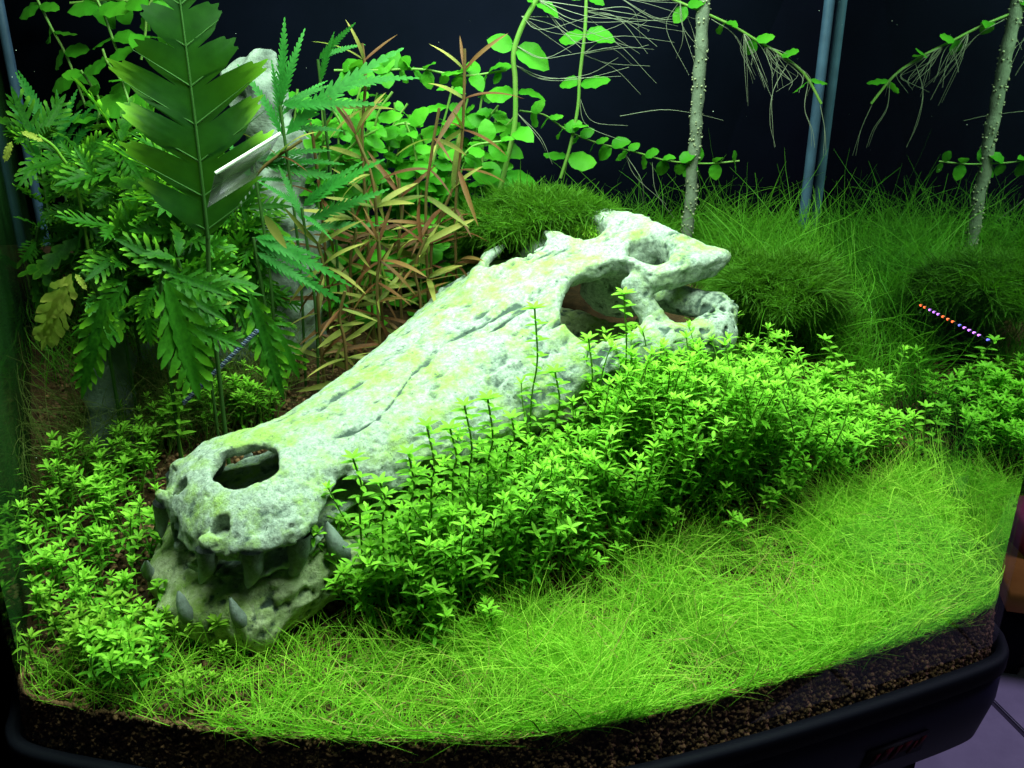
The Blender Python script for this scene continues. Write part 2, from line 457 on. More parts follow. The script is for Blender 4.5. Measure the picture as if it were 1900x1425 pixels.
def cranium_sdf(S, W0, H):
    W = W0 - skull_axis(S)
    A = np.abs(W)
    wd, tp, bt = curve(S, WID), curve(S, TOPH), curve(S, BOT)
    base = np.minimum(bt, -0.034)
    def dome(g):
        ww = np.maximum(wd - g, 1e-3)
        hh = np.maximum(tp - g - base, 1e-3)
        e = (A / ww) ** 2.9 + (np.maximum(H - base, 0) / hh) ** 2.6
        return (e ** 0.37 - 1) * np.minimum(ww, hh) * 0.95
    out = dome(0.0)
    inn = dome(0.0075)
    shell = smax(out, -inn, 0.003)
    shell = smax(shell, bt - H, 0.004)
    shell = smax(shell, S - 0.292, 0.006)
    # palate closes the front of the snout
    # eye sockets
    es = S + 0.2 * (A - 0.056)
    eye = ellipsoid(es, A, H, (0.270, 0.056, -0.006), (0.0345, 0.0310, 0.055))
    d = smax(shell, -eye, 0.006)
    # on the left the outer rim of the socket is open between two horns
    gap = ellipsoid(es, W, H, (0.276, -0.067, 0.004), (0.032, 0.031, 0.034))
    d = smax(d, -gap, 0.006)
    d = smin(d, capsule(S, W0, H, (0.222, -0.050, -0.006), (0.243, -0.067, -0.002), 0.0075, 0.0050), 0.010)
    d = smin(d, capsule(S, W0, H, (0.243, -0.067, -0.002), (0.259, -0.077, 0.000), 0.0050, 0.0040), 0.004)
    d = smin(d, capsule(S, W0, H, (0.259, -0.077, 0.000), (0.277, -0.078, 0.002), 0.0040, 0.0030), 0.003)
    d = smin(d, capsule(S, A, H, (0.236, 0.034, -0.001), (0.262, 0.024, 0.003), 0.004, 0.0055), 0.010)
    d = smin(d, capsule(S, W0, H, (0.245, -0.076, -0.040), (0.322, -0.094, -0.028), 0.0085, 0.0095), 0.008)
    # skull table
    tw = 0.064 + 0.010 * smooth(0.30, 0.365, S) + 0.006 * smooth(0.28, 0.365, S) * smooth(0, 0.05, W)
    th = 0.0072 + 0.003 * smooth(0.29, 0.34, S) - 0.0055 * smooth(0.345, 0.375, S)
    th0 = 0.005 + 0.004 * smooth(0.03, 0.07, A) * smooth(0.3, 0.36, S) + 0.008 * smooth(0.31, 0.36, S) * smooth(0.062, 0.030, A) - 0.009 * smooth(0.04, 0.075, A) * smooth(0.33, 0.37, S) + 0.009 * np.exp(-((S - 0.298) / 0.016) ** 2 - ((A - 0.040) / 0.014) ** 2)
    back = 0.366 - 0.006 * smooth(0.0, 0.03, A) * smooth(0.06, 0.03, A) + 0.008 * smooth(0.05, 0.08, A)
    tab = smax(smax(A - tw, np.maximum(0.272 - S, S - back), 0.005), np.abs(H - (th0 - th)) - th, 0.006)
    tab = smax(tab, -eye, 0.005)
    d = smin(d, tab, 0.006)
    # braincase and the bones behind it
    d = smin(d, ellipsoid(S, A, H, (0.335, 0.0, -0.030), (0.034, 0.032, 0.034)), 0.012)
    # cheek bones, the bar behind the eye, the jaw joint
    d = smin(d, capsule(S, A, H, (0.17, 0.064, -0.040), (0.235, 0.081, -0.035), 0.011, 0.012), 0.014)
    d = smin(d, capsule(S, A, H, (0.235, 0.081, -0.036), (0.290, 0.093, -0.040), 0.012, 0.0155), 0.010)
    d = smin(d, capsule(S, A, H, (0.290, 0.094, -0.043), (0.325, 0.097, -0.045), 0.0165, 0.0155), 0.010)
    d = smin(d, capsule(S, A, H, (0.325, 0.097, -0.045), (0.358, 0.090, -0.042), 0.0145, 0.0060), 0.010)
    d = smin(d, capsule(S, A, H, (0.299, 0.052, -0.006), (0.300, 0.078, -0.040), 0.0065, 0.0085), 0.008)
    d = smin(d, capsule(S, A, H, (0.325, 0.036, -0.030), (0.346, 0.084, -0.036), 0.011, 0.012), 0.010)
    # upper temporal openings
    ut = ellipsoid(S + 0.15 * (A - 0.037), A, H, (0.328, 0.0345, 0.006), (0.0145, 0.0190, 0.032))
    d = smax(d, -ut, 0.006)
    # nostril opening, the two round pits for the lower teeth
    d = smin(d, smax(smax(np.abs(H + 0.031) - 0.003, out + 0.004, 0.003), S - 0.13, 0.003), 0.004)
    u1 = S * 0.9 - W0 * 0.43; v1 = S * 0.43 + W0 * 0.9
    no = (np.sqrt(((u1 + 0.001) / 0.0180) ** 2 + ((v1 + 0.002) / 0.0215) ** 2 ) - 1) * 0.018
    d = smax(d, -smax(no, -0.026 - H + 0.002 * NZ(S * 60, W * 60, S * 0), 0.004), 0.003)
    sh = smin(d, smax(smax(out + 0.002, -0.018 - H, .003), smax(S + 0.027, A - 0.05, 0.003), 0.003), 0.004)   # the solid front of the snout
    d = sh
    d = smax(d, -smax(no, -0.026 - H + 0.002 * NZ(S * 60, W * 60, S * 0), 0.004), 0.003)
    for sx, wx in ((-0.036, -0.0215), (-0.036, 0.0305)):
        hole = np.sqrt((S - sx) ** 2 + (W - wx) ** 2) - (0.0055 if wx < 0 else 0.0066)
        d = smax(d, -smax(hole, -0.008 - H, 0.001), 0.0012)
    # the notch between the two front teeth pits
    d = smax(d, -(np.sqrt(((S + 0.05) / 1.4) ** 2 + W ** 2 + ((H + 0.030)) ** 2) - 0.009), 0.004)
    # tooth sockets bulge along the edge of the jaw
    for (sx, wx, hx) in UPPER:
        d = smin(d, np.sqrt((S - sx) ** 2 + (A - abs(wx)) ** 2 + ((H - hx - 0.005) / 1.3) ** 2) - (0.0035 if sx < 0.01 else 0.009), 0.007)
    return d
# tooth roots on the upper jaw: along, sideways (both sides), height
UPPER = [(-0.047, 0.030, -0.010), (-0.029, 0.049, -0.012), (-0.004, 0.055, -0.016), (0.060, 0.043, -0.030), (0.108, 0.055, -0.036), (0.15, 0.062, -0.040)]
LOWW = [(-0.078, 0.0), (-0.075, 0.026), (-0.067, 0.044), (-0.050, 0.058), (-0.02, 0.064), (0.02, 0.060), (0.06, 0.052), (0.12, 0.056), (0.2, 0.070), (0.26, 0.080), (0.31, 0.086), (0.33, 0.0), (0.4, 0.0)]
def jaw_sdf(S, W0, H):
    W = W0 - skull_axis(S)
    A = np.abs(W)
    wd = curve(S, LOWW)
    top = curve(S, [(-0.078, -0.052), (-0.06, -0.039), (-0.03, -0.027), (0.015, -0.030), (0.035, -0.048), (0.06, -0.056), (0.1, -0.060), (0.2, -0.058), (0.3, -0.062), (0.4, -0.062)])
    bot = curve(S, [(-0.07, -0.074), (-0.055, -0.083), (-0.03, -0.089), (0.1, -0.098), (0.4, -0.100)])
    mid = (top + bot) / 2
    hh = (top - bot) / 2
    e = (A / np.maximum(wd, 1e-3)) ** 2.4 + (np.abs(H - mid) / hh) ** 2.4
    out = (e ** 0.416 - 1) * np.minimum(np.maximum(wd, 1e-3), hh) * 0.95
    # the trough between the two branches of the jaw
    tr = ellipsoid(S, A, H, (0.21, 0.0, -0.055), (0.15, 0.040, 0.030))
    d = smax(out, -tr, 0.008)
    slope = H - (-0.024 - 0.015 * smooth(0.01, -0.065, S) - 0.004 * (1 - smooth(0.0, 0.03, A)))
    d = smax(d, slope, 0.006)
    for (sx, wx, hx) in LOWER:
        d = smin(d, np.sqrt((S - sx) ** 2 + (A - abs(wx)) ** 2 + ((H - hx) / 1.2) ** 2) - 0.011, 0.009)
    return d
LOWER = [(-0.067, 0.024, -0.060), (-0.046, 0.053, -0.062), (0.022, 0.055, -0.060), (0.070, 0.047, -0.066), (0.12, 0.054, -0.068)]
def rough_field(S, W, H):
    """height of the carved surface: fine pores, grooves that run along the bone, pits on the cheeks"""
    g = fbm(S * 45, W * 100, H * 100, 3)
    p = fbm(S * 210 + 3, W * 260, H * 260, 2)
    wob = 2.2 * NZ(S * 24, W * 40, H * 40)
    lines = fbm(S * 30 + 11, W * 210 + wob, H * 90, 2)
    amt = 0.25 + 0.75 * smooth(0.08, 0.2, S) * (1 - 0.5 * smooth(0.28, 0.33, S))
    zone = smooth(-0.25, 0.45, NZ(S * 20 + 5, W * 26, H * 26 + 3))
    cells = NZ(S * 230 + 40, W * 230 + 9, H * 230 + 2)
    cheek = smooth(0.27, 0.30, S) * smooth(0.352, 0.335, S) * smooth(0.070, 0.085, np.abs(W))
    pits = np.minimum(0, cells * 1.4 + 0.25)
    pores = np.minimum(0, NZ(S * 300, W * 300 + 7, H * 300) + 0.45)
    edge = smooth(-0.012, -0.03, H)
    crack = np.exp(-((W - (0.010 + 0.020 * NZ(S * 14, S * 0, S * 0 + 4))) / 0.0011) ** 2) * smooth(0.04, 0.06, S) * smooth(0.14, 0.12, S)
    return 0.0010 * g + 0.0006 * p + 0.0029 * amt * zone * np.minimum(0, lines + 0.05) + (0.0028 * cheek + 0.0012 * edge) * pits + 0.0016 * pores - 0.0018 * crack
def surface_nets(f, bounds, h):
    ax = [np.arange(b[0], b[1] + h, h, dtype=np.float32) for b in bounds]
    G = np.meshgrid(*ax, indexing='ij')
    D = f(*G).astype(np.float32)
    nx, ny, nz = D.shape
    ins = D < 0
    c = np.zeros((nx - 1, ny - 1, nz - 1), dtype=np.int8)
    for i in (0, 1):
        for j in (0, 1):
            for k in (0, 1):
                c += ins[i:nx - 1 + i, j:ny - 1 + j, k:nz - 1 + k]
    act = (c > 0) & (c < 8)
    idx = np.full(act.shape, -1, dtype=np.int64)
    cells = np.argwhere(act)
    idx[act] = np.arange(len(cells))
    acc = np.zeros((len(cells), 3)); cnt = np.zeros(len(cells))
    cor = [(i, j, k) for i in (0, 1) for j in (0, 1) for k in (0, 1)]
    vals = {q: D[cells[:, 0] + q[0], cells[:, 1] + q[1], cells[:, 2] + q[2]] for q in cor}
    for q in cor:
        for a in range(3):
            if q[a] == 0:
                r = list(q); r[a] = 1; r = tuple(r)
                v0, v1 = vals[q], vals[r]
                m = (v0 < 0) != (v1 < 0)
                t = v0 / (v0 - v1 + 1e-20)
                P = np.zeros((len(cells), 3)); P[:] = q
                P[:, a] += t
                acc[m] += P[m]; cnt[m] += 1
    V = (cells + acc / cnt[:, None]) * h + np.array([a[0] for a in ax])
    F = []
    for a in range(3):
        b, c2 = (a + 1) % 3, (a + 2) % 3
        sl0 = [slice(None)] * 3; sl1 = [slice(None)] * 3
        sl0[a] = slice(0, -1); sl1[a] = slice(1, None)
        s0, s1 = ins[tuple(sl0)], ins[tuple(sl1)]
        E = np.argwhere(s0 != s1)
        flip = s0[tuple(E.T)]
        ok = (E[:, b] > 0) & (E[:, c2] > 0) & (E[:, b] < D.shape[b] - 1) & (E[:, c2] < D.shape[c2] - 1)
        E, flip = E[ok], flip[ok]
        def cell(db, dc):
            Q = E.copy(); Q[:, b] -= db; Q[:, c2] -= dc
            return idx[Q[:, 0], Q[:, 1], Q[:, 2]]
        q = np.stack([cell(1, 1), cell(0, 1), cell(0, 0), cell(1, 0)], 1)
        q[~flip] = q[~flip][:, ::-1]
        F.append(q)
    F = np.concatenate(F)
    F = F[(F >= 0).all(1)]
    return V, F
def bone_mesh(name, sdf, bounds, h, m):
    def f(S, W, H):
        d = sdf(S, W, H)
        near = np.abs(d) < 0.008
        d = d.copy()
        d[near] -= rough_field(S[near], W[near], H[near])
        return d
    V, F = surface_nets(f, bounds, h)
    S, W, H = V.T
    cav = rough_field(S, W, H)
    return mesh_np(name, V, F, m, True, {'cavity': cav * 1000, 'along': S})
def skull_to_world(p): return SK_O + SK_M @ np.asarray(p)
def to_skull(X): return (np.asarray(X) - SK_O) @ SK_M

def build_skull():
    root = empty('crocodile_skull')
    props(root, 'cream crocodile skull ornament with green algae lying diagonally among the plants', 'skull')
    mw = Matrix(np.vstack([np.hstack([SK_M, SK_O[:, None]]), [0, 0, 0, 1]]).tolist())
    root.matrix_world = mw
    cr = obj('cranium', bone_mesh('cranium', cranium_sdf, ((-0.068, 0.385), (-0.13, 0.125), (-0.068, 0.03)), 0.00135, M_BONE), root)
    lj = obj('lower_jaw', bone_mesh('lower_jaw', jaw_sdf, ((-0.092, 0.35), (-0.115, 0.105), (-0.112, -0.016)), 0.0017, M_JAW), root)
    def tooth(parent, b, tip, r, bend, lab=None):
        b, tip = np.array(b), np.array(tip)
        tip = tip + rng.normal(size=3) * 0.0012; r = r * rng.uniform(0.85, 1.08)
        mid = (b + tip) / 2 + np.array(bend)
        P = spline([b, mid, tip], 9)
        t = np.linspace(0, 1, 9)
        rr = r * np.sqrt(np.clip(1 - (t * 0.985) ** 3.5, 0.0, 1)) * (1.05 - 0.55 * t)
        mb = MB(); mb.tube(P, rr, 14, t)
        V_ = mb.V[0]; q_ = V_.astype(float)
        V_ += (0.07 * r * fbm(q_[:, 0] * 260, q_[:, 1] * 260, q_[:, 2] * 260, 2))[:, None] * np.array([1, 1, 0.3])
        o = obj('tooth', mb.mesh('tooth', M_TOOTH), parent)
        if lab: o['label'] = lab
    ul = [(0.021, 0.0066), (0.025, 0.0078), (0.028, 0.0090), (0.020, 0.0062), (0.024, 0.0072), (0.018, 0.006)]
    for (s, w_, h), (ln, r) in zip(UPPER, ul):
        for sg in (-1, 1):
            wa = w_ * sg + float(skull_axis(s))
            tooth(cr, (s, wa, h), (s - 0.011, wa - sg * 0.001, h - ln), r, (0.001, sg * 0.002, 0))
    tooth(cr, (-0.042, 0.006, -0.012), (-0.050, 0.002, -0.030), 0.0062, (0.0, 0.002, 0))
    ll = [(0.026, 0.0064), (0.028, 0.0068), (0.036, 0.0076), (0.022, 0.0062), (0.022, 0.0062)]
    for (s, w_, h), (ln, r) in zip(LOWER, ll):
        for sg in (-1, 1):
            wa = w_ * sg + float(skull_axis(s))
            tooth(lj, (s, wa, h), (s - 0.004, wa - sg * 0.004, h + ln), r, (-0.004, sg * 0.003, 0))
    return root

SKULL = build_skull()

# ================================================================= THE TANK
BACKY = 0.975
FRONT = spline([(-0.280, 0.424), (-0.275, 0.410), (-0.262, 0.399), (-0.22, 0.388), (-0.156, 0.375), (-0.08, 0.368), (0.0, 0.370), (0.06, 0.383),
                (0.12, 0.402), (0.18, 0.424), (0.245, 0.450), (0.287, 0.468), (0.303, 0.478), (0.309, 0.492)], 61)
BL, BR = np.array([-0.515, BACKY]), np.array([0.316, BACKY])
def left_x(y): return -0.280 - 0.4265 * (y - 0.424)
def inside(x, y, m=0.004):
    if y > BACKY - m or x < left_x(y) + m or x > 0.309 + 0.0145 * (y - 0.492) - m: return False
    return y > np.interp(x, FRONT[:, 0], FRONT[:, 1]) + m
tank = empty('aquarium', (0.02, 0.6, -0.03))
props(tank, 'glass aquarium with a curved front pane, dark behind and planted inside', 'aquarium')
TO = np.array([0.02, 0.6, -0.03])
def wall_strip(name, pts, z0, z1, m, parent, th=0.0, off=TO):
    pts = np.asarray(pts)
    n = len(pts)
    mb = MB()
    def ring(p):
        V = np.concatenate([np.c_[p, np.full(n, z0)], np.c_[p, np.full(n, z1)]]) - off
        i = np.arange(n - 1)
        return V, np.stack([i, i + 1, n + i + 1, n + i], 1)
    V, F = ring(pts)
    mb.add(V, F)
    if th:
        t = np.gradient(pts, axis=0); t /= np.linalg.norm(t, axis=1, keepdims=True)
        nr = np.c_[t[:, 1], -t[:, 0]]
        q = pts + nr * th
        V2, F2 = ring(q)
        mb.add(V2, F2[:, ::-1])
        for zz in (z0, z1):
            W = np.concatenate([np.c_[pts, np.full(n, zz)], np.c_[q, np.full(n, zz)]]) - off
            mb.add(W, F if zz == z0 else F[:, ::-1])
    return obj(name, mb.mesh(name, m, False), parent)
fp = wall_strip('front_pane', FRONT, -0.03, 0.47, M_GLASS, tank, 0.004)
for p in fp.data.polygons: p.use_smooth = abs(p.normal.z) < 0.5
wall_strip('side_pane', [FRONT[0], BL], -0.03, 0.47, M_SIDEL, tank)['label'] = 'left side pane'
wall_strip('side_pane', [BR, FRONT[-1]], -0.03, 0.47, M_SIDE, tank)['label'] = 'right side pane reflecting the plants'
mb = MB(); mb.box(BL[0] - TO[0] - 0.02, BR[0] - TO[0] + 0.01, BACKY + 0.002 - TO[1], BACKY + 0.008 - TO[1], 0, 0.50)
obj('back_pane', mb.mesh('back_pane', M_BACK, False), tank)
# the silicone seams of the back corners
mb = MB(); mb.tube([(BR[0] - 0.006 - TO[0], BACKY - 0.006 - TO[1], 0.0), (BR[0] - 0.006 - TO[0], BACKY - 0.006 - TO[1], 0.5)], 0.0055, 8)
obj('seam', mb.mesh('seam', M_SEAM), tank)
mb = MB(); mb.tube([(BL[0] + 0.016 - TO[0], BACKY - 0.010 - TO[1], 0.0), (BL[0] + 0.016 - TO[0], BACKY - 0.010 - TO[1], 0.5)], 0.005, 8)
obj('seam', mb.mesh('seam', M_SEAM), tank)

# substrate
nj = 90
fr, bk = FRONT, np.linspace(BL, BR, len(FRONT))
fr0 = fr + (bk - fr) * 0.0015
fr = fr + (bk - fr) * 0.010
tj = np.linspace(0, 1, nj) ** 1.2
P = fr[:, None, :] * (1 - tj[None, :, None]) + bk[:, None, :] * tj[None, :, None]
Z = ground(P[..., 0], P[..., 1])
Z = Z - 0.004 + 0.0035 * NZ(P[..., 0] * 60, P[..., 1] * 60, Z * 0) * 1.0
n = len(fr)
V = np.concatenate([np.concatenate([P, Z[..., None]], -1).reshape(-1, 3), np.c_[fr0, np.full(n, -0.030)]])
V[:-n].reshape(n, nj, 3)[:, 0, 2] += 0.0015
i, j = np.meshgrid(np.arange(n - 1), np.arange(nj - 1), indexing='ij')
F = np.stack([i * nj + j, (i + 1) * nj + j, (i + 1) * nj + j + 1, i * nj + j + 1], -1).reshape(-1, 4)
i = np.arange(n - 1)
F = np.concatenate([F, np.stack([n * nj + i, n * nj + i + 1, (i + 1) * nj, i * nj], 1)])
sub = obj('substrate', mesh_np('substrate', V, F, M_SOIL))
props(sub, kind='structure')

# grains of soil: on the bare places and against the front glass
def grains(name, C, rad, label, m=M_GRAIN):
    k = len(C)
    octa = np.array([(1, 0, 0), (0, 1, 0), (-1, 0, 0), (0, -1, 0), (0, 0, 1), (0, 0, -1)], dtype=float)
    cube = np.array([(x, y, z) for z in (-1, 1) for y in (-1, 1) for x in (-1, 1)]) * 0.75
    cf = np.array([(0, 2, 3, 1), (4, 5, 7, 6), (0, 1, 5, 4), (2, 6, 7, 3), (0, 4, 6, 2), (1, 3, 7, 5)])
    A = rng.normal(size=(k, 3, 3)); Q, _ = np.linalg.qr(A)
    B = cube[None] * rng.uniform(0.6, 1.15, (k, 8, 1)) * rad[:, None, None]
    V = (B @ Q) + C[:, None, :]
    F = (cf[None] + 8 * np.arange(k)[:, None, None]).reshape(-1, 4)
    o = obj(name, mesh_np(name, V.reshape(-1, 3), F, m, True, {'tint': np.repeat(rng.random(k), 8)}))
    return props(o, label, 'soil', kind='stuff')
C = []
for _ in range(9000):
    t = rng.random(); q = fr[int(t * (n - 1))] * (1 - (t * (n - 1)) % 1) + fr[min(n - 1, int(t * (n - 1)) + 1)] * ((t * (n - 1)) % 1)
    h_ = rng.random()
    q0 = fr0[min(n - 1, int(t * (n - 1)))]
    C.append((q[0], q0[1] + (q[1] - q0[1]) * h_, -0.030 + 0.029 * h_ + 0.001))
grains('soil_layer', np.array(C), rng.uniform(0.0008, 0.0019, len(C)), 'layer of dark brown soil grains pressed against the curved front glass')
C = []
for _ in range(15000):
    x, y = rng.uniform(-0.38, 0.31), rng.uniform(0.375, 0.75)
    if inside(x, y): C.append((x, y, float(ground(x, y)) - 0.003 + rng.uniform(0, 0.002)))
grains('soil_surface', np.array(C), rng.uniform(0.0010, 0.0022, len(C)), 'loose reddish brown soil grains lying bare around the skull and plants')

# ================================================================= GRASS, MOSS, THREADS
def blades(name, B, L, tilt, bend, wid, m, label, cat, seg=6, curl=0.3, tip=0.35, parent=None, droop=0.0):
    k = len(B)
    az = rng.uniform(0, 2 * math.pi, k)
    d = np.stack([np.cos(az) * np.sin(tilt), np.sin(az) * np.sin(tilt), np.cos(tilt)], 1)
    az2 = az + rng.normal(0, 0.9, k)
    bv = np.stack([np.cos(az2), np.sin(az2), -rng.uniform(0.1, 0.9, k)], 1) * bend[:, None]
    cv = rng.normal(size=(k, 3)) * curl
    t = np.linspace(0, 1, seg + 1)
    P = B[:, None, :] + L[:, None, None] * (d[:, None, :] * t[None, :, None] + bv[:, None, :] * (t ** 2)[None, :, None] + cv[:, None, :] * (t ** 3 - t ** 2 * 0.6)[None, :, None] * 0.5)
    g = ground(P[..., 0], P[..., 1])
    P[..., 2] = np.where(t[None] > 0, np.maximum(P[..., 2], g + 0.001 - droop), P[..., 2])
    yf = np.interp(P[..., 0], FRONT[:, 0], FRONT[:, 1]) + 0.0025
    P[..., 1] = np.maximum(P[..., 1], yf)
    P[..., 1] = np.minimum(P[..., 1], BACKY - 0.003)
    P[..., 0] = np.minimum(P[..., 0], 0.3085 + 0.0145 * (P[..., 1] - 0.492) - 0.002)
    P[..., 0] = np.maximum(P[..., 0], left_x(P[..., 1]) + 0.003)
    Tn = np.gradient(P, axis=1)
    sd = np.cross(Tn, rng.normal(size=(k, 1, 3)) * 0.6 + np.array([0, -0.6, 0.8]))
    sd /= np.linalg.norm(sd, axis=2, keepdims=True) + 1e-9
    wv = wid[:, None] * (1 - 0.75 * t[None] ** 2)
    V = np.stack([P - sd * wv[..., None] / 2, P + sd * wv[..., None] / 2], 2)      # k, seg+1, 2, 3
    b = (np.arange(k) * (seg + 1) * 2)[:, None] + 2 * np.arange(seg)[None]
    F = np.stack([b, b + 1, b + 3, b + 2], -1).reshape(-1, 4)
    tt = np.clip(t[None] * tip + rng.uniform(-0.1, 0.75, (k, 1)) ** 3 * 1.3 - 0.02, 0, 1)
    o = obj(name, mesh_np(name, V.reshape(-1, 3), F, m, True, {'tint': np.repeat(tt, 2, axis=1).ravel()}), parent)
    if label: props(o, label, cat, kind='stuff')
    else: o['kind'] = 'stuff'
    return o
def in_poly(p, poly):
    x, y = p; c = False
    for (x0, y0), (x1, y1) in zip(poly, poly[1:] + poly[:1]):
        if (y0 > y) != (y1 > y) and x < (x1 - x0) * (y - y0) / (y1 - y0) + x0: c = not c
    return c
def ground_poly(px): return [tuple(on_ground(u, v)[:2]) for u, v in px]
def inside_skull(x, y, zt=0.05):
    """is the place within the skull's footprint"""
    g = float(ground(x, y))
    for dz in (0.01, 0.03, zt):
        q = to_skull((x, y, g + dz))
        if -0.07 < q[0] < 0.36:
            c = float(skull_axis(q[0])); wd = float(np.interp(q[0], [a for a, _ in WID], [b for _, b in WID]))
            if abs(q[1] - c) < wd + 0.004 and -0.11 < q[2] < 0.02: return True
    return False
def scatter(poly, k, density=None):
    xs, ys = [p[0] for p in poly], [p[1] for p in poly]
    out = []
    tries = 0
    while len(out) < k and tries < k * 60:
        tries += 1
        x, y = rng.uniform(min(xs), max(xs)), rng.uniform(min(ys), max(ys))
        if not in_poly((x, y), poly) or not inside(x, y): continue
        if (x - 0.178) ** 2 + (y - 0.885) ** 2 < 0.03 ** 2: continue
        if density is not None and rng.random() > density(x, y): continue
        out.append((x, y))
    return np.array(out)
def with_z(XY, dz=-0.003): return np.c_[XY, ground(XY[:, 0], XY[:, 1]) + dz]

CARPET = ground_poly([(440, 1345), (560, 1270), (700, 1215), (900, 1180), (1130, 1080), (1280, 1000), (1500, 960), (1700, 860), (1800, 830), (1860, 960), (1850, 1100), (1700, 1170),
                      (1560, 1222), (1380, 1290), (1180, 1350), (950, 1388), (700, 1388), (500, 1352)])
def dens(x, y):
    c = NZ(x * 22 + 5, y * 22, 0.5)
    return 0.10 + 0.90 * smooth(-0.45, 0.3, c)
XY = scatter(CARPET, 12500, dens)
k = len(XY)
hl = (0.75 + 0.35 * NZ(XY[:, 0] * 14, XY[:, 1] * 14, XY[:, 0] * 0 + 8.5))
blades('hairgrass_carpet', with_z(XY), rng.uniform(0.018, 0.056, k) * hl, np.abs(rng.normal(0.6, 0.4, k)), rng.uniform(0.1, 1.0, k), rng.uniform(0.00035, 0.00075, k), M_GRASS,
       'carpet of fine bright green hairgrass along the front glass', 'grass', 7, 1.2, 0.35)
XY = scatter(CARPET, 3800)
k = len(XY)
blades('hairgrass_undergrowth', with_z(XY), rng.uniform(0.010, 0.022, k), np.abs(rng.normal(0.7, 0.3, k)), rng.uniform(0.1, 0.8, k), rng.uniform(0.0004, 0.0008, k), M_GRASS,
       'short hairgrass shoots low down among the bright carpet', 'grass', 4, 0.9, 0.2)
XY = scatter(CARPET, 420)
blades('dead_blades', with_z(XY), rng.uniform(0.015, 0.045, len(XY)), np.abs(rng.normal(0.9, 0.4, len(XY))), rng.uniform(0.1, 0.9, len(XY)), rng.uniform(0.0005, 0.0009, len(XY)), M_DEAD,
       'few dead tan blades tangled in the bright hairgrass', 'grass', 7, 1.2, 0.2)
ti = rng.uniform(3, len(fr) - 2, 1500)
XY = np.array([fr[int(a)] * (1 - a % 1) + fr[int(a) + 1] * (a % 1) for a in ti]) + np.array([0, 0.002])
XY = XY[(XY[:, 0] > -0.16)]
B = with_z(XY, 0.001)
blades('edge_hairgrass', B, rng.uniform(0.010, 0.030, len(B)), rng.uniform(0.5, 1.5, len(B)), rng.uniform(0.3, 1.2, len(B)), rng.uniform(0.0004, 0.0007, len(B)), M_GRASS,
       'hairgrass pressed against the front glass and drooping over the soil edge', 'grass', 6, 0.9, 0.2, droop=0.014)
SPARSE = ground_poly([(40, 1230), (300, 1170), (480, 1180), (700, 1150), (760, 1220), (640, 1260), (480, 1352), (250, 1345), (70, 1325)])
XY = scatter(SPARSE, 1100)
k = len(XY)
blades('sparse_hairgrass', with_z(XY), rng.uniform(0.012, 0.034, k), np.abs(rng.normal(0.5, 0.35, k)), rng.uniform(0.1, 0.7, k), rng.uniform(0.0004, 0.0007, k), M_GRASS,
       'thin hairgrass growing sparsely on bare soil before the skull jaw', 'grass', 6, 0.9, 0.3)
BACKG = ground_poly([(1390, 640), (1330, 560), (1300, 490), (1100, 470), (1090, 452), (1320, 440), (1480, 438), (1540, 455), (1640, 560), (1700, 660), (1740, 780), (1700, 830), (1640, 760), (1560, 690), (1450, 640)])
XY = scatter(BACKG, 5600)
k = len(XY)
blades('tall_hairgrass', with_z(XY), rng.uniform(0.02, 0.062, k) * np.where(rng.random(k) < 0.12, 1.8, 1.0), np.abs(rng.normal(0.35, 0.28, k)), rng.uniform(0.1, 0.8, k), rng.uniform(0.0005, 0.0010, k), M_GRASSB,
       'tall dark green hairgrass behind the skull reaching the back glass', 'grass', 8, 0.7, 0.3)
UNDER = ground_poly([(1150, 720), (1300, 640), (1450, 640), (1460, 700), (1300, 740)])
XY = scatter(UNDER, 500)
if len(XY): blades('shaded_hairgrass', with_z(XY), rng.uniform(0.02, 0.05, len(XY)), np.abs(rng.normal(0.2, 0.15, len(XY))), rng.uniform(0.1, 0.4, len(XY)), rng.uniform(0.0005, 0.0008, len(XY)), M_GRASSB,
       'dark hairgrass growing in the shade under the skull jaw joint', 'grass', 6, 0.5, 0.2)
XY = scatter(ground_poly([(30, 720), (60, 560), (300, 520), (620, 520), (700, 560), (560, 640), (400, 700)]), 1800)
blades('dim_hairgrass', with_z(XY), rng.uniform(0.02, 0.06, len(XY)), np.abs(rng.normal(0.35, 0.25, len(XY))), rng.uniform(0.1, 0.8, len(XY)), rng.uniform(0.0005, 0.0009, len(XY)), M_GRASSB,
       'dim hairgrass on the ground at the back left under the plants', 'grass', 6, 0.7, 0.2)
LEFTG = ground_poly([(60, 1000), (90, 860), (150, 760), (260, 700), (480, 690), (560, 700), (480, 800), (330, 840), (200, 900)])
XY = scatter(LEFTG, 1500)
k = len(XY)
blades('thread_algae', with_z(XY), rng.uniform(0.03, 0.085, k), np.abs(rng.normal(0.35, 0.25, k)), rng.uniform(0.1, 0.8, k), rng.uniform(0.0004, 0.0006, k), M_HAIR,
       'thin brown green threads growing under the lobed leaves at left', 'algae', 8, 0.9, 0.5)

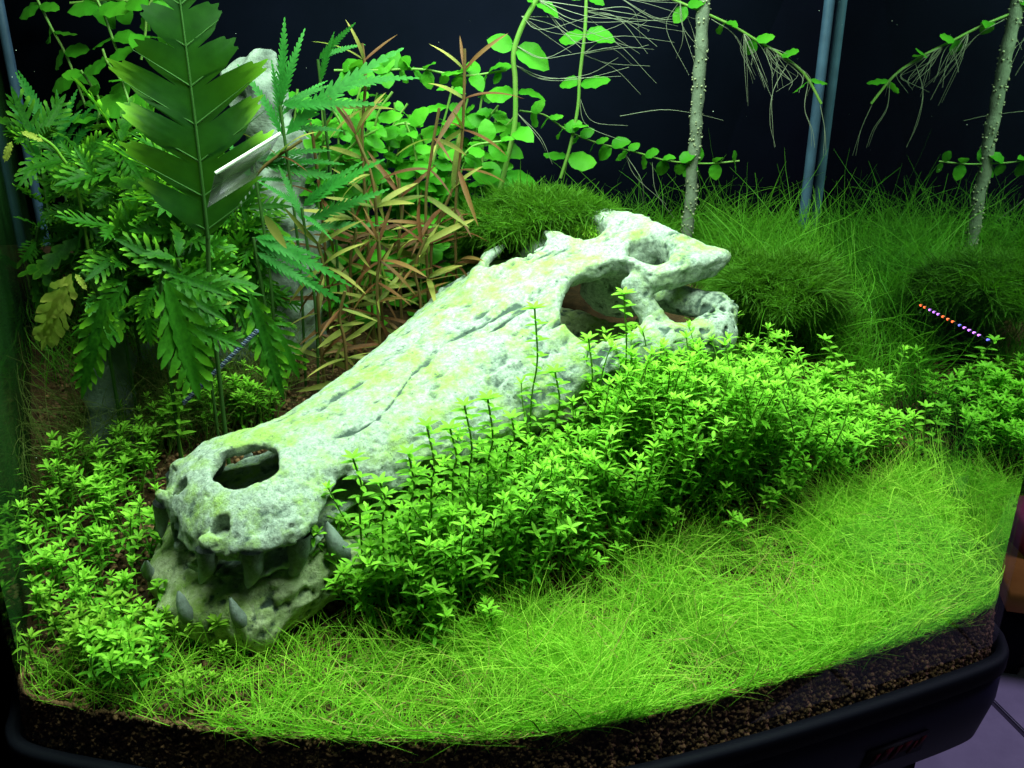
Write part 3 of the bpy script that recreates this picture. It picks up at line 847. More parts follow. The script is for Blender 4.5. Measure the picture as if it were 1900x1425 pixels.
def moss(name, c, r, k, label, m=M_MOSS, up=0.3, ln=(0.008, 0.020), flat=True):
    """a cushion of fine branched shoots growing out of the shell of a lumpy dome"""
    d = rng.normal(size=(k, 3)); d /= np.linalg.norm(d, axis=1, keepdims=True)
    d[:, 2] = np.abs(d[:, 2]) * 1.0 - 0.12
    lump = 0.78 + 0.34 * NZ(d[:, 0] * 2.3 + c[0] * 50, d[:, 1] * 2.3, d[:, 2] * 2.3) + 0.20 * NZ(d[:, 0] * 6 + 9, d[:, 1] * 6, d[:, 2] * 6)
    rr = rng.uniform(0.62, 1.0, k) ** 0.6 * lump
    B = np.array(c) + d * rr[:, None] * np.array(r)
    dirn = d * 0.8 + rng.normal(size=(k, 3)) * 0.95 + np.array([0, 0, up])
    dirn /= np.linalg.norm(dirn, axis=1, keepdims=True)
    L = rng.uniform(*ln, k) * np.where(rng.random(k) < 0.03, 1.9, 1.0)
    seg = 3
    t = np.linspace(0, 1, seg + 1)
    cv = rng.normal(size=(k, 3)) * 0.35 + np.array([0, 0, -0.3])
    P = B[:, None] + L[:, None, None] * (dirn[:, None] * t[None, :, None] + cv[:, None] * (t ** 2)[None, :, None])
    P[..., 2] = np.maximum(P[..., 2], ground(P[..., 0], P[..., 1]))
    P[..., 1] = np.minimum(P[..., 1], BACKY - 0.002)
    Tn = np.gradient(P, axis=1)
    sd = np.cross(Tn, rng.normal(size=(k, 1, 3)) + np.array([0, -0.8, 0.5])); sd /= np.linalg.norm(sd, axis=2, keepdims=True) + 1e-9
    wv = (rng.uniform(0.0005, 0.0011, k)[:, None] * np.array([0.6, 1.0, 0.8, 0.25])[None])
    V = np.stack([P - sd * wv[..., None] / 2, P + sd * wv[..., None] / 2], 2)
    b = (np.arange(k) * (seg + 1) * 2)[:, None] + 2 * np.arange(seg)[None]
    F = np.stack([b, b + 1, b + 3, b + 2], -1).reshape(-1, 4)
    tt = np.clip(t[None] * 0.35 + rng.uniform(0, 0.3, (k, 1)), 0, 1)
    o = obj(name, mesh_np(name, V.reshape(-1, 3), F, m, True, {'tint': np.repeat(tt, 2, axis=1).ravel()}))
    return props(o, label, 'moss')
moss('moss_clump', at(1005, 415, 0.765), (0.072, 0.05, 0.036), 34000, 'fluffy green moss clump draped over the back of the skull', ln=(0.004, 0.013))
moss('moss_clump', at(1450, 545, 0.745), (0.056, 0.046, 0.038), 34000, 'dark green moss mound right of the skull in front of the tall grass', ln=(0.004, 0.014))
moss('moss_clump', at(1370, 520, 0.80), (0.045, 0.05, 0.030), 14000, 'small moss mound just behind the rear tip of the skull', ln=(0.004, 0.013))
moss('moss_clump', at(925, 470, 0.80), (0.035, 0.04, 0.030), 11000, 'dark moss tuft beside the open eye socket of the skull', ln=(0.004, 0.012))
sp = skull_to_world((0.352, -0.045, -0.006))
moss('moss_fringe', sp, (0.026, 0.022, 0.011), 5000, 'thin yellow green moss fringe along the top edge of the skull', M_GRASS, 0.1, (0.002, 0.007))

# ================================================================= LEAVES
def leaf_grid(half, rows, tintf, bend=0.25, fold=0.12, wave=0.0, cols=2, twist=0.0):
    """a leaf of length 1 along +Y, outline half(t) -> (x, y) for the right side; the midrib is a shallow valley"""
    V, A = [], []
    m = 2 * cols + 1
    for i in range(rows + 1):
        t = i / rows
        hx, hy = half(t)
        for c in range(-cols, cols + 1):
            f = abs(c) / cols
            x = math.copysign(hx * f, c) if c else 0.0
            y = t + (hy - t) * f
            z = fold * abs(x) - bend * y * y + wave * math.sin(y * 17 + (2 if c > 0 else 0)) * f * hx
            if twist:
                a = twist * y
                x, z = x * math.cos(a) - (z + bend * y * y) * math.sin(a), x * math.sin(a) + (z + bend * y * y) * math.cos(a) - bend * y * y
            V.append((x, y, z)); A.append(tintf(t, f, hx))
    F = [(i * m + c, i * m + c + 1, (i + 1) * m + c + 1, (i + 1) * m + c) for i in range(rows) for c in range(m - 1)]
    mb = MB(); mb.add(V, F, A)
    return mb
def lobed(nl, W, valley, slant, power=0.6, env=0.75, seed=0):
    r = random.Random(seed)
    amp = [r.uniform(0.8, 1.1) for _ in range(nl + 2)]
    def half(t):
        e = W * (math.sin(math.pi * min(1, t ** env)) ** 0.75 * 0.9 + 0.06) * (1 - 0.25 * t)
        ph = (t * nl) % 1.0
        k = int(t * nl)
        lb = valley + (1 - valley) * max(0.0, math.sin(math.pi * ph)) ** power * amp[k]
        ser = 1 + 0.06 * math.sin(t * nl * 2 * math.pi * 4)
        x = e * lb * ser if t < 0.999 else 0.0
        return x, min(t + slant * x, t + 0.3)
    return half
def tint_tip(a, b):  # lightens lobe edges and tips, painting in light that hits them
    return lambda t, f, hx: min(1, a * max(0, f - 0.75) * 4 * (0.4 + t) + b * max(0, t - 0.6) * 2.2)
def finger_leaf(n_, W, m, ang=0.62, fw=0.060, bend=0.2, tipl=0.45, seed=0, tint_n=0.5, wave=0.02, web=0.20):
    """a pinnate leaf: a narrow winged midrib with n_ pairs of rounded fingers that point forward"""
    r = random.Random(seed)
    mb = MB()
    def zz(x, y, w_=0.0): return 0.18 * abs(x) - bend * y * y + w_
    def strip(p0, dx, dy, L, wid, tb, tt, ph):
        rows = 9
        V, A = [], []
        for i in range(rows + 1):
            t = i / rows
            cx, cy = p0[0] + dx * L * t, p0[1] + dy * L * t + 0.10 * L * t * t
            hw = wid * (1.12 - 0.12 * t + 0.10 * math.sin(t * 9 + ph)) * (1 if t < 0.75 else math.sqrt(max(0.0, 1 - ((t - 0.75) / 0.252) ** 2))) * (1 + 0.16 * math.sin(t * 17 + ph))
            for c in (-1, 0, 1):
                x, y = cx - dy * hw * c * (1 if dx >= 0 else 1), cy + dx * hw * c
                V.append((x, y, zz(x, y, -0.013 * max(0, 1 - t * 2.0) + wave * math.sin(t * 5 + ph) * (0.5 + 0.5 * c) - (0.006 if c == 0 else 0))))
                A.append(max(0.0, min(1.0, tb + (tt - tb) * max(0, (t - tipl) / (1 - tipl)) ** 1.3)))
        F = [(i * 3 + c, i * 3 + c + 1, (i + 1) * 3 + c + 1, (i + 1) * 3 + c) for i in range(rows) for c in (0, 1)]
        mb.add(V, F, A)
    # winged midrib
    rows = 20; V = []; A = []
    for i in range(rows + 1):
        t = i / rows
        hw = W * web * (0.25 + math.sin(math.pi * min(1, t * 0.95 + 0.05)) ** 0.8) * (1 + 0.15 * math.sin(t * n_ * 6.28))
        if i == 0: hw = 0.008
        if i == rows: hw = 0.004
        for c in (-1, -0.5, 0, 0.5, 1):
            V.append((c * hw, t, zz(c * hw, t, 0.003 - (0.008 if c == 0 else 0)))); A.append(0.0)
    mb.add(V, [(i * 5 + c, i * 5 + c + 1, (i + 1) * 5 + c + 1, (i + 1) * 5 + c) for i in range(rows) for c in range(4)], A)
    for k in range(n_):
        f = (k + 0.6) / (n_ + 0.6)
        prof = math.sin(math.pi * (0.18 + 0.72 * f)) ** 0.7
        for sg in (-1, 1):
            L = W * prof * r.uniform(0.88, 1.12) * 1.25
            a = ang * r.uniform(0.85, 1.15) + 0.25 * (1 - f)
            tt = tint_n * r.choice([0.1, 0.5, 1.0, 1.3])
            strip((0.0, f * 0.86), sg * math.sin(a), math.cos(a), L, fw * r.uniform(0.85, 1.1) * (0.65 + 0.35 * prof), 0.02, tt, r.uniform(0, 6))
    return mb.mesh('leaf', m)
BROAD = [finger_leaf(6, 0.26, M_HYG, 0.72, 0.031, b_, seed=s_, tint_n=t_) for s_, b_, t_ in ((1, 0.1, 0.1), (2, 0.35, 0.5), (3, 0.6, 0.15), (4, 0.2, 0.9), (21, 0.4, 0.1), (22, -0.1, 0.3))]
BROAD += [leaf_grid(lobed(5, 0.20, 0.45, 0.9, 0.7, seed=s_), 40, tint_tip(0.15, t_), b_, 0.15, 0.12).mesh('leaf', M_HYG) for s_, b_, t_ in ((31, 0.2, 0.1), (32, 0.5, 0.5))]
CROWN = leaf_grid(lobed(7, 0.35, 0.22, 0.72, 0.50, 0.60, 9), 140, lambda t, f, hx: min(1.0, max(0.0, (hx - 0.20) * 7) * (1 if f == 1 else 0.08 if f > 0.7 else 0.0)), 0.14, 0.12, 0.16, cols=4).mesh('leaf', M_HYGD)
NARROW = [leaf_grid(lobed(14, 0.088, 0.36, 1.6, 0.9, 0.55, s_), 84, tint_tip(0.2, 0.3), b_, 0.1, 0.12).mesh('leaf', M_HYGB) for s_, b_ in ((5, 0.12), (6, 0.4))]
YELL = finger_leaf(6, 0.20, M_HYGY, 0.5, 0.040, 0.25, seed=8, tint_n=0.3)
HANG = [finger_leaf(8, 0.18, M_HYG, 0.5, 0.026, 0.12, seed=11, tint_n=0.5), finger_leaf(7, 0.25, M_HYG, 0.55, 0.030, 0.1, seed=12, tint_n=0.3)]
def oval(t): return 0.40 * math.sin(math.pi * min(1, (t * 0.97 + 0.03)) ** 0.85) ** 0.62, t
def lance(w_): return lambda t: (w_ * math.sin(math.pi * min(1, (t * 0.98 + 0.02) ** 0.8)) ** 0.7, t)
def flat_t(a): return lambda t, f, hx: a * t
ROUND = [leaf_grid(oval, 8, flat_t(0.5 if b_ < 0.2 else 0.2), b_, -0.15 if b_ < 0.3 else 0.2, 0.1).mesh('leaf', M_ROUND) for b_ in (0.08, 0.25, 0.4)]
REDL = [leaf_grid(lance(0.043), 9, flat_t(a_), b_, 0.3, 0.0, 1, tw).mesh('leaf', M_RED) for a_, b_, tw in ((0.2, 0.1, 0.3), (0.5, 0.3, -0.5), (0.1, 0.5, 0.2))]
OLIL = [leaf_grid(lance(0.056), 9, flat_t(a_), b_, 0.3, 0.0, 1, tw).mesh('leaf', M_OLIVE) for a_, b_, tw in ((0.4, 0.1, 0.4), (0.9, 0.3, -0.4))]

CAMP = np.array([0, 0, CAMH])
def put_leaf(parent, me, base, tip, nrm, L=None, label=None):
    base, tip = np.asarray(base, dtype=float), np.asarray(tip, dtype=float)
    y = tip - base
    ln = np.linalg.norm(y); y /= ln
    x = np.cross(y, nrm); nx_ = np.linalg.norm(x)
    x = x / nx_ if nx_ > 1e-6 else np.array([1.0, 0, 0])
    z = np.cross(x, y)
    s_ = L or ln
    o = bpy.data.objects.new('leaf', me)
    COL.objects.link(o)
    o.parent = parent
    p = base - np.array(parent.location)
    M = Matrix(((x[0] * s_, y[0] * s_, z[0] * s_, p[0]), (x[1] * s_, y[1] * s_, z[1] * s_, p[1]), (x[2] * s_, y[2] * s_, z[2] * s_, p[2]), (0, 0, 0, 1)))
    o.matrix_basis = M
    if label: o['label'] = label
    return o
def stem_obj(parent, P, rad, m, k=6, name='stem'):
    mb = MB(); mb.tube(np.asarray(P) - np.array(parent.location), rad, k)
    return obj(name, mb.mesh(name, m), parent)
def plant(name, label, cat, base, group=None):
    o = empty(name, tuple(float(c) for c in base))
    return props(o, label, cat, group)
def unit(v): v = np.asarray(v, dtype=float); return v / (np.linalg.norm(v) + 1e-12)

# ---- the lobed plant at left: several stems, each with whorls of lobed leaves
def lobed_plant(pts, nodes, leaflen, label, meshes, per=(4, 5), seed=0, up=0.15):
    r = np.random.default_rng(seed)
    P = spline([at(*p) for p in pts], 24)
    g = np.array([P[0][0], P[0][1], float(ground(P[0][0], P[0][1])) - 0.004])
    P = np.vstack([g, P[1:]]) if P[0][2] < g[2] + 0.02 else np.vstack([g, P])
    root = plant('lobed_plant', label, 'aquatic plant', g, 'lobed leaf plants in the left back corner')
    stem_obj(root, P, 0.0012, M_DSTEM)
    nodes = int(nodes * 2)
    for i in range(nodes):
        f = 0.2 + 0.8 * (i + 1) / nodes
        b = P[int(f * (len(P) - 1))]
        a0 = r.uniform(0, 6.28)
        for j in range(r.integers(per[0], per[1] + 1)):
            a = a0 + j * 2 * math.pi / per[1] + r.normal(0, 0.3)
            el = r.normal(up + 0.6 * (f - 0.6), 0.55)
            d = np.array([math.cos(a) * math.cos(el), math.sin(a) * math.cos(el) * 0.8, math.sin(el)])
            L = leaflen * r.uniform(0.5, 1.15)
            nrm = unit(np.array([0, 0, 1.0]) + unit(CAMP - b) * r.uniform(0.0, 1.0) + r.normal(size=3) * 0.45)
            tip = b + d * L
            if tip[0] < left_x(tip[1]) + 0.006 or tip[1] > BACKY - 0.01 or (tip[1] < 0.46): continue
            put_leaf(root, meshes[r.integers(len(meshes))], b + d * 0.002, tip, nrm)
    return root
lobed_plant([(160, 560, .74), (150, 420, .74), (150, 290, .74)], 6, 0.052, 'lobed green plant nearest the left glass, with drooping bright shoots', BROAD, seed=1)
lobed_plant([(250, 600, .70), (235, 440, .70), (225, 270, .71)], 6, 0.055, 'lobed green plant left of the tall dark crown leaf', BROAD, seed=2)
lobed_plant([(320, 620, .66), (330, 470, .66), (330, 330, .67)], 6, 0.055, 'lobed green plant right below the tall dark crown leaf', BROAD, seed=3)
lobed_plant([(430, 600, .72), (430, 500, .72), (440, 390, .73)], 5, 0.055, 'dark lobed plant in front of the pale rock', BROAD, seed=4)
lobed_plant([(120, 600, .80), (90, 400, .80), (70, 260, .80)], 5, 0.055, 'shaded lobed plant tight in the left back corner', BROAD + NARROW, seed=5)
lobed_plant([(230, 620, .64), (230, 520, .64), (215, 420, .65)], 5, 0.050, 'low lobed plant above the grey trunk', BROAD, seed=6)
lobed_plant([(330, 620, .78), (300, 400, .78), (260, 230, .80)], 6, 0.055, 'tall lobed plant with pale leaves behind the crown leaf', BROAD, seed=7)
lobed_plant([(380, 620, .62), (350, 560, .62), (330, 480, .62)], 4, 0.048, 'dark spreading lobed plant over the shaded hollow', BROAD, seed=8, up=-0.1)

lobed_plant([(70, 620, .78), (60, 520, .78), (70, 420, .78)], 4, 0.045, 'dim lobed plant low against the left glass', BROAD, seed=9)
lobed_plant([(500, 640, .72), (480, 540, .72), (470, 440, .72)], 4, 0.042, 'small lobed plant at the foot of the pale rock', BROAD, seed=10)
lobed_plant([(200, 620, .86), (190, 450, .86), (180, 330, .86)], 5, 0.045, 'shaded lobed plant deep inside the left bush', BROAD, seed=11)
lobed_plant([(400, 600, .80), (410, 420, .80), (420, 300, .80)], 5, 0.042, 'lobed plant just left of the pale rock top', BROAD, seed=12)

# hand placed leaves: the ones that can be recognised one by one
hero = plant('crown_leaf_plant', 'tall plant with one huge dark lobed leaf standing before the left bush', 'aquatic plant', at(395, 640, 0.585) * [1, 1, 0] + [0, 0, float(ground(*at(395, 640, 0.585)[:2]))])
stem_obj(hero, spline([hero.location, at(392, 560, 0.585), at(385, 430, 0.58)], 14), 0.0015, M_DSTEM)
b, t_ = at(385, 440, 0.580), at(338, -40, 0.555)
crown_leaf = put_leaf(hero, CROWN, b, t_, unit(unit(CAMP - b) + [0.15, 0, -0.3]), label='huge dark leaf with lime green lobe tips')
mb = MB()
def cz(x, y): return 0.12 * abs(x) - 0.14 * y * y + 0.004
ys = np.linspace(0, 0.97, 24)
mb.tube([(0, y_, cz(0, y_)) for y_ in ys], np.linspace(0.009, 0.003, 24), 5, cap=False)
for k_ in range(7):
    t_k = (k_ + 0.38) / 7
    L_ = 0.30 * math.sin(math.pi * t_k ** 0.60) ** 0.75 * (1 - 0.25 * t_k)
    for sg in (-1, 1):
        xs = np.linspace(0, L_, 7)
        mb.tube([(sg * x_, t_k - 0.02 + 0.72 * x_, cz(x_, t_k + 0.72 * x_)) for x_ in xs], np.linspace(0.0045, 0.0012, 7), 5, cap=False)
obj('vein', mb.mesh('vein', M_VEIN), crown_leaf)
hang = plant('drooping_leaf_plant', 'plant whose long lobed leaves droop over the dark hollow beside the skull', 'aquatic plant', at(300, 620, 0.60) * [1, 1, 0] + [0, 0, float(ground(*at(300, 620, 0.60)[:2]))])
stem_obj(hang, spline([hang.location, at(300, 560, 0.60), at(305, 500, 0.595)], 10), 0.0013, M_DSTEM)
for (bu, bv, tu, tv, y, me, nm) in [(195, 548, 146, 748, .57, HANG[0], 'long bright lobed leaf hanging straight down'), (308, 520, 372, 745, .56, HANG[1], 'broad dull green hanging leaf'),
        (465, 545, 530, 745, .62, HANG[0], None), (300, 520, 420, 590, .58, BROAD[0], None), (290, 530, 255, 590, .57, BROAD[1], None), (160, 560, 210, 605, .6, BROAD[1], None),
        (320, 510, 430, 545, .57, BROAD[0], None), (270, 560, 280, 640, .575, BROAD[1], None), (350, 600, 450, 640, .58, BROAD[0], None), (440, 560, 480, 660, .63, HANG[0], None),
        (500, 590, 560, 700, .64, BROAD[1], None), (235, 520, 180, 600, .585, BROAD[0], None)]:
    b, t_ = at(bu, bv, y), at(tu, tv, y - 0.012)
    put_leaf(hang, me, b, t_, unit(unit(CAMP - b) + [0, 0, 0.35]), label=nm)
yel = plant('yellowing_leaf_plant', 'plant with a yellowed lobed leaf drooping at the left edge', 'aquatic plant', at(190, 600, 0.62) * [1, 1, 0] + [0, 0, float(ground(*at(190, 600, 0.62)[:2]))])
stem_obj(yel, spline([yel.location, at(185, 560, 0.62), at(150, 505, 0.615)], 10), 0.0013, M_DSTEM)
for (bu, bv, tu, tv, y, me) in [(132, 508, 60, 665, .60, YELL), (140, 508, 160, 535, .605, YELL), (430, 560, 412, 565, .6, YELL)]:
    b, t_ = at(bu, bv, y), at(tu, tv, y - 0.005)
    put_leaf(yel, me, b, t_, unit(unit(CAMP - b) + [0, 0, 0.35]), label='yellowed leaf')
# pale shoots at the far left
sh = plant('arching_shoot_plant', 'thin plant with lime leaf tips arching to the left glass', 'aquatic plant', at(180, 600, 0.70) * [1, 1, 0] + [0, 0, float(ground(*at(180, 600, 0.70)[:2]))])
stem_obj(sh, spline([sh.location, at(150, 380, 0.70), at(110, 285, 0.69), at(70, 250, 0.68)], 18), 0.0012, M_PSTEM)
for (bu, bv, tu, tv, y, me) in [(60, 245, 22, 262, .68, BROAD[3]), (80, 262, 40, 240, .68, YELL), (22, 262, 5, 300, .675, YELL), (105, 285, 60, 250, .69, BROAD[1]), (140, 300, 112, 258, .70, BROAD[0]),
        (145, 310, 80, 325, .69, BROAD[1]), (150, 300, 190, 245, .69, BROAD[3]), (175, 330, 140, 270, .66, BROAD[3])]:
    b, t_ = at(bu, bv, y), at(tu, tv, y - 0.005)
    put_leaf(sh, me, b, t_, unit(unit(CAMP - b) + [0, 0, 0.6]))
# narrow saw-edged leaves in the middle
def narrow_plant(cu, cv, y, tips, label, seed):
    c = at(cu, cv, y)
    root = plant('saw_leaf_plant', label, 'aquatic plant', (c[0], c[1], float(ground(c[0], c[1])) - 0.003), 'narrow saw leaf plants beside the rock')
    stem_obj(root, spline([root.location, (c + np.array(root.location)) / 2 + [0.004, 0, 0], c], 10), 0.0012, M_DSTEM)
    r = np.random.default_rng(seed)
    for k_, (tu, tv) in enumerate(tips):
        t_ = at(tu, tv, y + r.uniform(-0.02, 0.02))
        c2 = c + (np.array(root.location) - c) * 0.035 * (k_ % 4) if k_ > 1 else c
        put_leaf(root, NARROW[k_ % 2], c2 + (t_ - c2) * 0.03, t_, unit(unit(CAMP - c) + [0, 0, 0.7] + r.normal(size=3) * 0.2))
narrow_plant(520, 195, .70, [(530, 32), (552, 60), (505, 110), (700, 60), (700, 182), (590, 130), (640, 235), (470, 120), (615, 150)], 'saw leaf plant with pale upright fan of leaves right of the crown leaf', 1)
narrow_plant(590, 110, .73, [(655, 42), (668, 66), (615, 60), (755, 108)], 'small saw leaf shoot against the dark back glass', 2)
narrow_plant(560, 385, .68, [(700, 285), (640, 300), (720, 345), (690, 400), (480, 330), (610, 420), (520, 300)], 'saw leaf plant in front of the rock and reddish stems', 3)
narrow_plant(470, 300, .70, [(640, 290), (600, 255), (560, 330), (420, 240), (660, 330)], 'saw leaf plant between the plastic plate and the rock', 4)
narrow_plant(470, 440, .66, [(600, 470), (640, 500), (590, 530), (650, 545), (560, 440), (600, 500)], 'low saw leaf plant spreading towards the skull', 5)
narrow_plant(95, 260, .84, [(30, 130), (50, 120), (18, 190), (130, 160), (150, 200)], 'shaded saw leaf plant by the left back seam', 6)
narrow_plant(120, 270, .86, [(105, 165), (150, 185), (95, 200), (175, 170)], 'faint saw leaf plant behind the bush at left', 7)

# ---- round leaved vines
def vine(pts, label, size, gap, seed=0, rad=0.0012, cat='aquatic plant', group=None, start=0.0, end=1.0, roots=None, flatv=0.5, grounded=False, jit=0.25, dn=False):
    r = np.random.default_rng(seed)
    W = [at(*p) for p in pts]
    if grounded:
        g = W[0].copy(); g[2] = float(ground(g[0], g[1])) - 0.003
        W = [g] + W
    P = spline(W, 16 * (len(W) - 1) + 1)
    root = plant('round_leaf_vine', label, cat, P[0], group)
    stem_obj(root, P, rad, M_VSTEM)
    seg = np.linalg.norm(np.diff(P, axis=0), axis=1)
    cum = np.r_[0, np.cumsum(seg)]
    tot = cum[-1]
    q = gap * 0.5 + start * tot
    kk = 0
    while q < tot * end + 1e-6:
        i = min(len(P) - 2, int(np.searchsorted(cum, q)) )
        c = P[i]; T_ = unit(P[min(i + 1, len(P) - 1)] - P[i - 1 if i else 0])
        s_ = unit(np.cross(T_, [0.2, 1, 0.2])) if kk % 2 == 0 or flatv > r.random() else unit(np.cross(T_, [1, 0.2, 0]))
        n_ = unit(np.cross(s_, T_))
        if n_[1] > 0: n_ = -n_
        for sg in (-1, 1):
            L = size * r.uniform(0.75, 1.15) * (0.65 if q > tot * 0.93 else 1)
            d = s_ * sg + T_ * r.uniform(0.0, 0.5) + r.normal(size=3) * jit
            d[2] *= 0.45; d = unit(d)
            nn = unit(np.array([0, -0.75, 1.0]) + r.normal(size=3) * 0.28)
            b = c + d * rad
            tip = b + d * L
            if tip[1] > BACKY - 0.004: d[1] = -abs(d[1]); tip = b + d * L
            if tip[0] > 0.311: continue
            put_leaf(root, ROUND[r.integers(3)], b, tip, nn)
        q += gap * r.uniform(0.85, 1.15)
        kk += 1
    if roots:
        mb = MB()
        for (pp, k_, sp) in roots:
            A_ = [at(*p) for p in pp]
            for z_ in range(k_):
                Q = np.array(A_) + r.normal(size=(len(A_), 3)) * np.linspace(0.0, sp, len(A_))[:, None]
                mb.tube(spline(Q, 14) - np.array(root.location), np.linspace(0.00034, 0.00012, 14), 4, cap=False)
        obj('roots', mb.mesh('roots', M_ROOT), root)['kind'] = 'stuff'
    return root
VG = 'round leaved vines'
# left back
vine([(60, -20, .93), (95, 50, .93), (122, 100, .92), (142, 150, .92), (160, 200, .92)], 'dim round leaf vine beside the left back seam', 0.025, 0.026, 1)
vine([(170, -20, .88), (190, 20, .88), (207, 65, .88), (216, 90, .88), (235, 120, .88)], 'round leaf vine with large paired leaves in the upper left', 0.031, 0.027, 2)
vine([(290, -20, .86), (274, 20, .86), (270, 60, .86), (262, 110, .86)], 'round leaf vine hanging left of the dark crown leaf', 0.028, 0.026, 3)
vine([(130, 5, .90), (230, 0, .90), (300, 35, .90), (370, 60, .90)], 'horizontal round leaf vine along the top of the left corner', 0.026, 0.026, 4)
vine([(250, 220, .84), (225, 150, .85), (200, 115, .86), (190, 90, .86)], 'upright round leaf shoot rising out of the left bush', 0.028, 0.022, 5)
vine([(180, 240, .86), (185, 190, .87), (170, 160, .88), (150, 130, .88)], 'short round leaf shoot near the left back seam', 0.026, 0.022, 6)
# middle thicket
mid = [((540, 330, .80), (545, 240, .80), (552, 165, .80)), ((590, 340, .78), (600, 260, .78), (598, 200, .78)), ((640, 330, .82), (650, 240, .82), (672, 150, .82)),
       ((680, 340, .78), (690, 290, .78), (700, 215, .78), (728, 170, .78)), ((735, 340, .82), (740, 260, .82), (732, 190, .82)), ((775, 345, .79), (770, 280, .79), (752, 225, .79)),
       ((800, 350, .81), (812, 270, .81), (830, 200, .81), (840, 160, .81)), ((850, 350, .84), (880, 260, .84), (895, 175, .84)), ((900, 340, .82), (895, 290, .82), (905, 225, .82), (925, 195, .82)),
       ((640, 250, .76), (625, 215, .76), (600, 190, .76)), ((700, 260, .80), (740, 230, .80), (780, 235, .80)), ((620, 130, .84), (700, 130, .84), (780, 128, .84), (860, 140, .84), (940, 130, .84)),
       ((620, 300, .75), (665, 260, .75), (700, 240, .75)), ((850, 300, .78), (880, 270, .78), (930, 262, .78))]
for i, pp in enumerate(mid):
    where = ['left end, by the rock', 'just right of the rock', 'under the pale saw leaf shoot', 'among the reddish stems, leaning right', 'in the middle, upright and dark', 'short, in the middle of the thicket',
             'tall, beside the tallest reddish stem', 'right of the tallest reddish stem', 'right end, beside the thick pale vine', 'small, low and front at the left end', 'small, arching to the right in front',
             'trailing level along the top of the thicket', 'low and near, leaning right over the reddish leaves', 'low at the right end near the moss'][i]
    vine(pp, 'round leaf stem of the middle thicket, ' + where, 0.0185, 0.0125, 20 + i, 0.0011, group='round leaf stems behind the reddish plants', grounded=i not in (9, 10, 11, 12, 13), jit=0.35)
for i, pp in enumerate(mid[:9]):
    vine([(u + 28, v + 22, y + 0.035) for u, v, y in pp], 'dimmer round leaf stem of the rear row, ' + ['behind the rock', 'second from the rock', 'below the saw leaf shoot', 'behind the reddish stems', 'in the middle of the row',
         'short one in the middle', 'behind the tallest reddish stem', 'third from the right end', 'at the right end by the pale vine'][i], 0.019, 0.0125, 120 + i, 0.0010, group='round leaf stems of the rear row', grounded=True, jit=0.4)
vine([(925, 360, .80), (940, 300, .80), (955, 230, .80), (956, 150, .80), (953, 100, .80), (968, 50, .80), (1000, -10, .80)], 'tall thick pale green vine rising behind the skull to the surface', 0.026, 0.034, 40, 0.0024,
     roots=[([(968, 30, .80), (1010, 50, .80), (1060, 80, .80)], 5, 0.010), ([(950, 80, .80), (1000, 105, .80), (1060, 95, .80), (1130, 72, .80)], 2, 0.006), ([(955, 120, .80), (1010, 145, .80), (1090, 140, .80), (1150, 128, .80)], 3, 0.005),
            ([(1000, 0, .80), (1070, 35, .80), (1150, 60, .82), (1210, 80, .84)], 6, 0.014), ([(960, 210, .80), (1000, 245, .80), (1015, 280, .80)], 2, 0.006)])
vine([(1040, 330, .84), (1058, 270, .84), (1072, 200, .84), (1076, 140, .84), (1085, 60, .84), (1088, -10, .84)], 'slender darker vine right of the thick pale vine', 0.023, 0.034, 41, 0.0016,
     roots=[([(1075, 180, .84), (1100, 225, .84), (1170, 240, .84)], 2, 0.008), ([(1080, 100, .84), (1140, 90, .85), (1200, 130, .86)], 5, 0.014), ([(1085, 20, .84), (1150, 30, .85), (1230, 60, .86)], 6, 0.016)])
vine([(965, 205, .82), (1010, 213, .83), (1050, 240, .84), (1100, 262, .86), (1180, 282, .88), (1240, 298, .89), (1310, 303, .90), (1372, 298, .90)], 'level vine with small coin leaves crossing before the pale stem', 0.0155, 0.0205, 42, 0.0009, flatv=1.0,
     roots=[([(1210, 300, .88), (1220, 350, .88), (1262, 400, .88)], 1, 0.003), ([(1160, 285, .88), (1190, 330, .88), (1200, 370, .88)], 2, 0.01), ([(1150, 215, .88), (1230, 203, .88), (1300, 212, .90), (1335, 225, .90)], 1, 0.002)])
vine([(1240, -5, .90), (1300, 20, .90), (1360, 48, .90), (1410, 78, .90), (1455, 105, .90), (1495, 140, .90), (1524, 192, .90)], 'slanting vine with trailing white roots high up near the back corner', 0.017, 0.034, 43, 0.0013,
     roots=[([(1380, 60, .90), (1395, 90, .90), (1412, 150, .90)], 12, 0.010), ([(1420, 85, .90), (1432, 110, .90), (1450, 150, .90)], 10, 0.009), ([(1465, 112, .90), (1435, 170, .90), (1430, 230, .90), (1438, 275, .90)], 2, 0.0015),
            ([(1500, 150, .90), (1494, 200, .90), (1505, 240, .90), (1508, 275, .90)], 2, 0.0015), ([(1522, 195, .90), (1530, 240, .90), (1528, 290, .90)], 2, 0.001), ([(1320, 35, .90), (1370, 70, .90), (1408, 150, .90)], 2, 0.004),
            ([(1262, 0, .90), (1262, 60, .90), (1290, 90, .90)], 5, 0.012), ([(1150, -5, .9), (1210, 20, .9), (1270, 25, .9)], 6, 0.012), ([(1440, 100, .90), (1480, 140, .90), (1470, 180, .90)], 5, 0.012)])

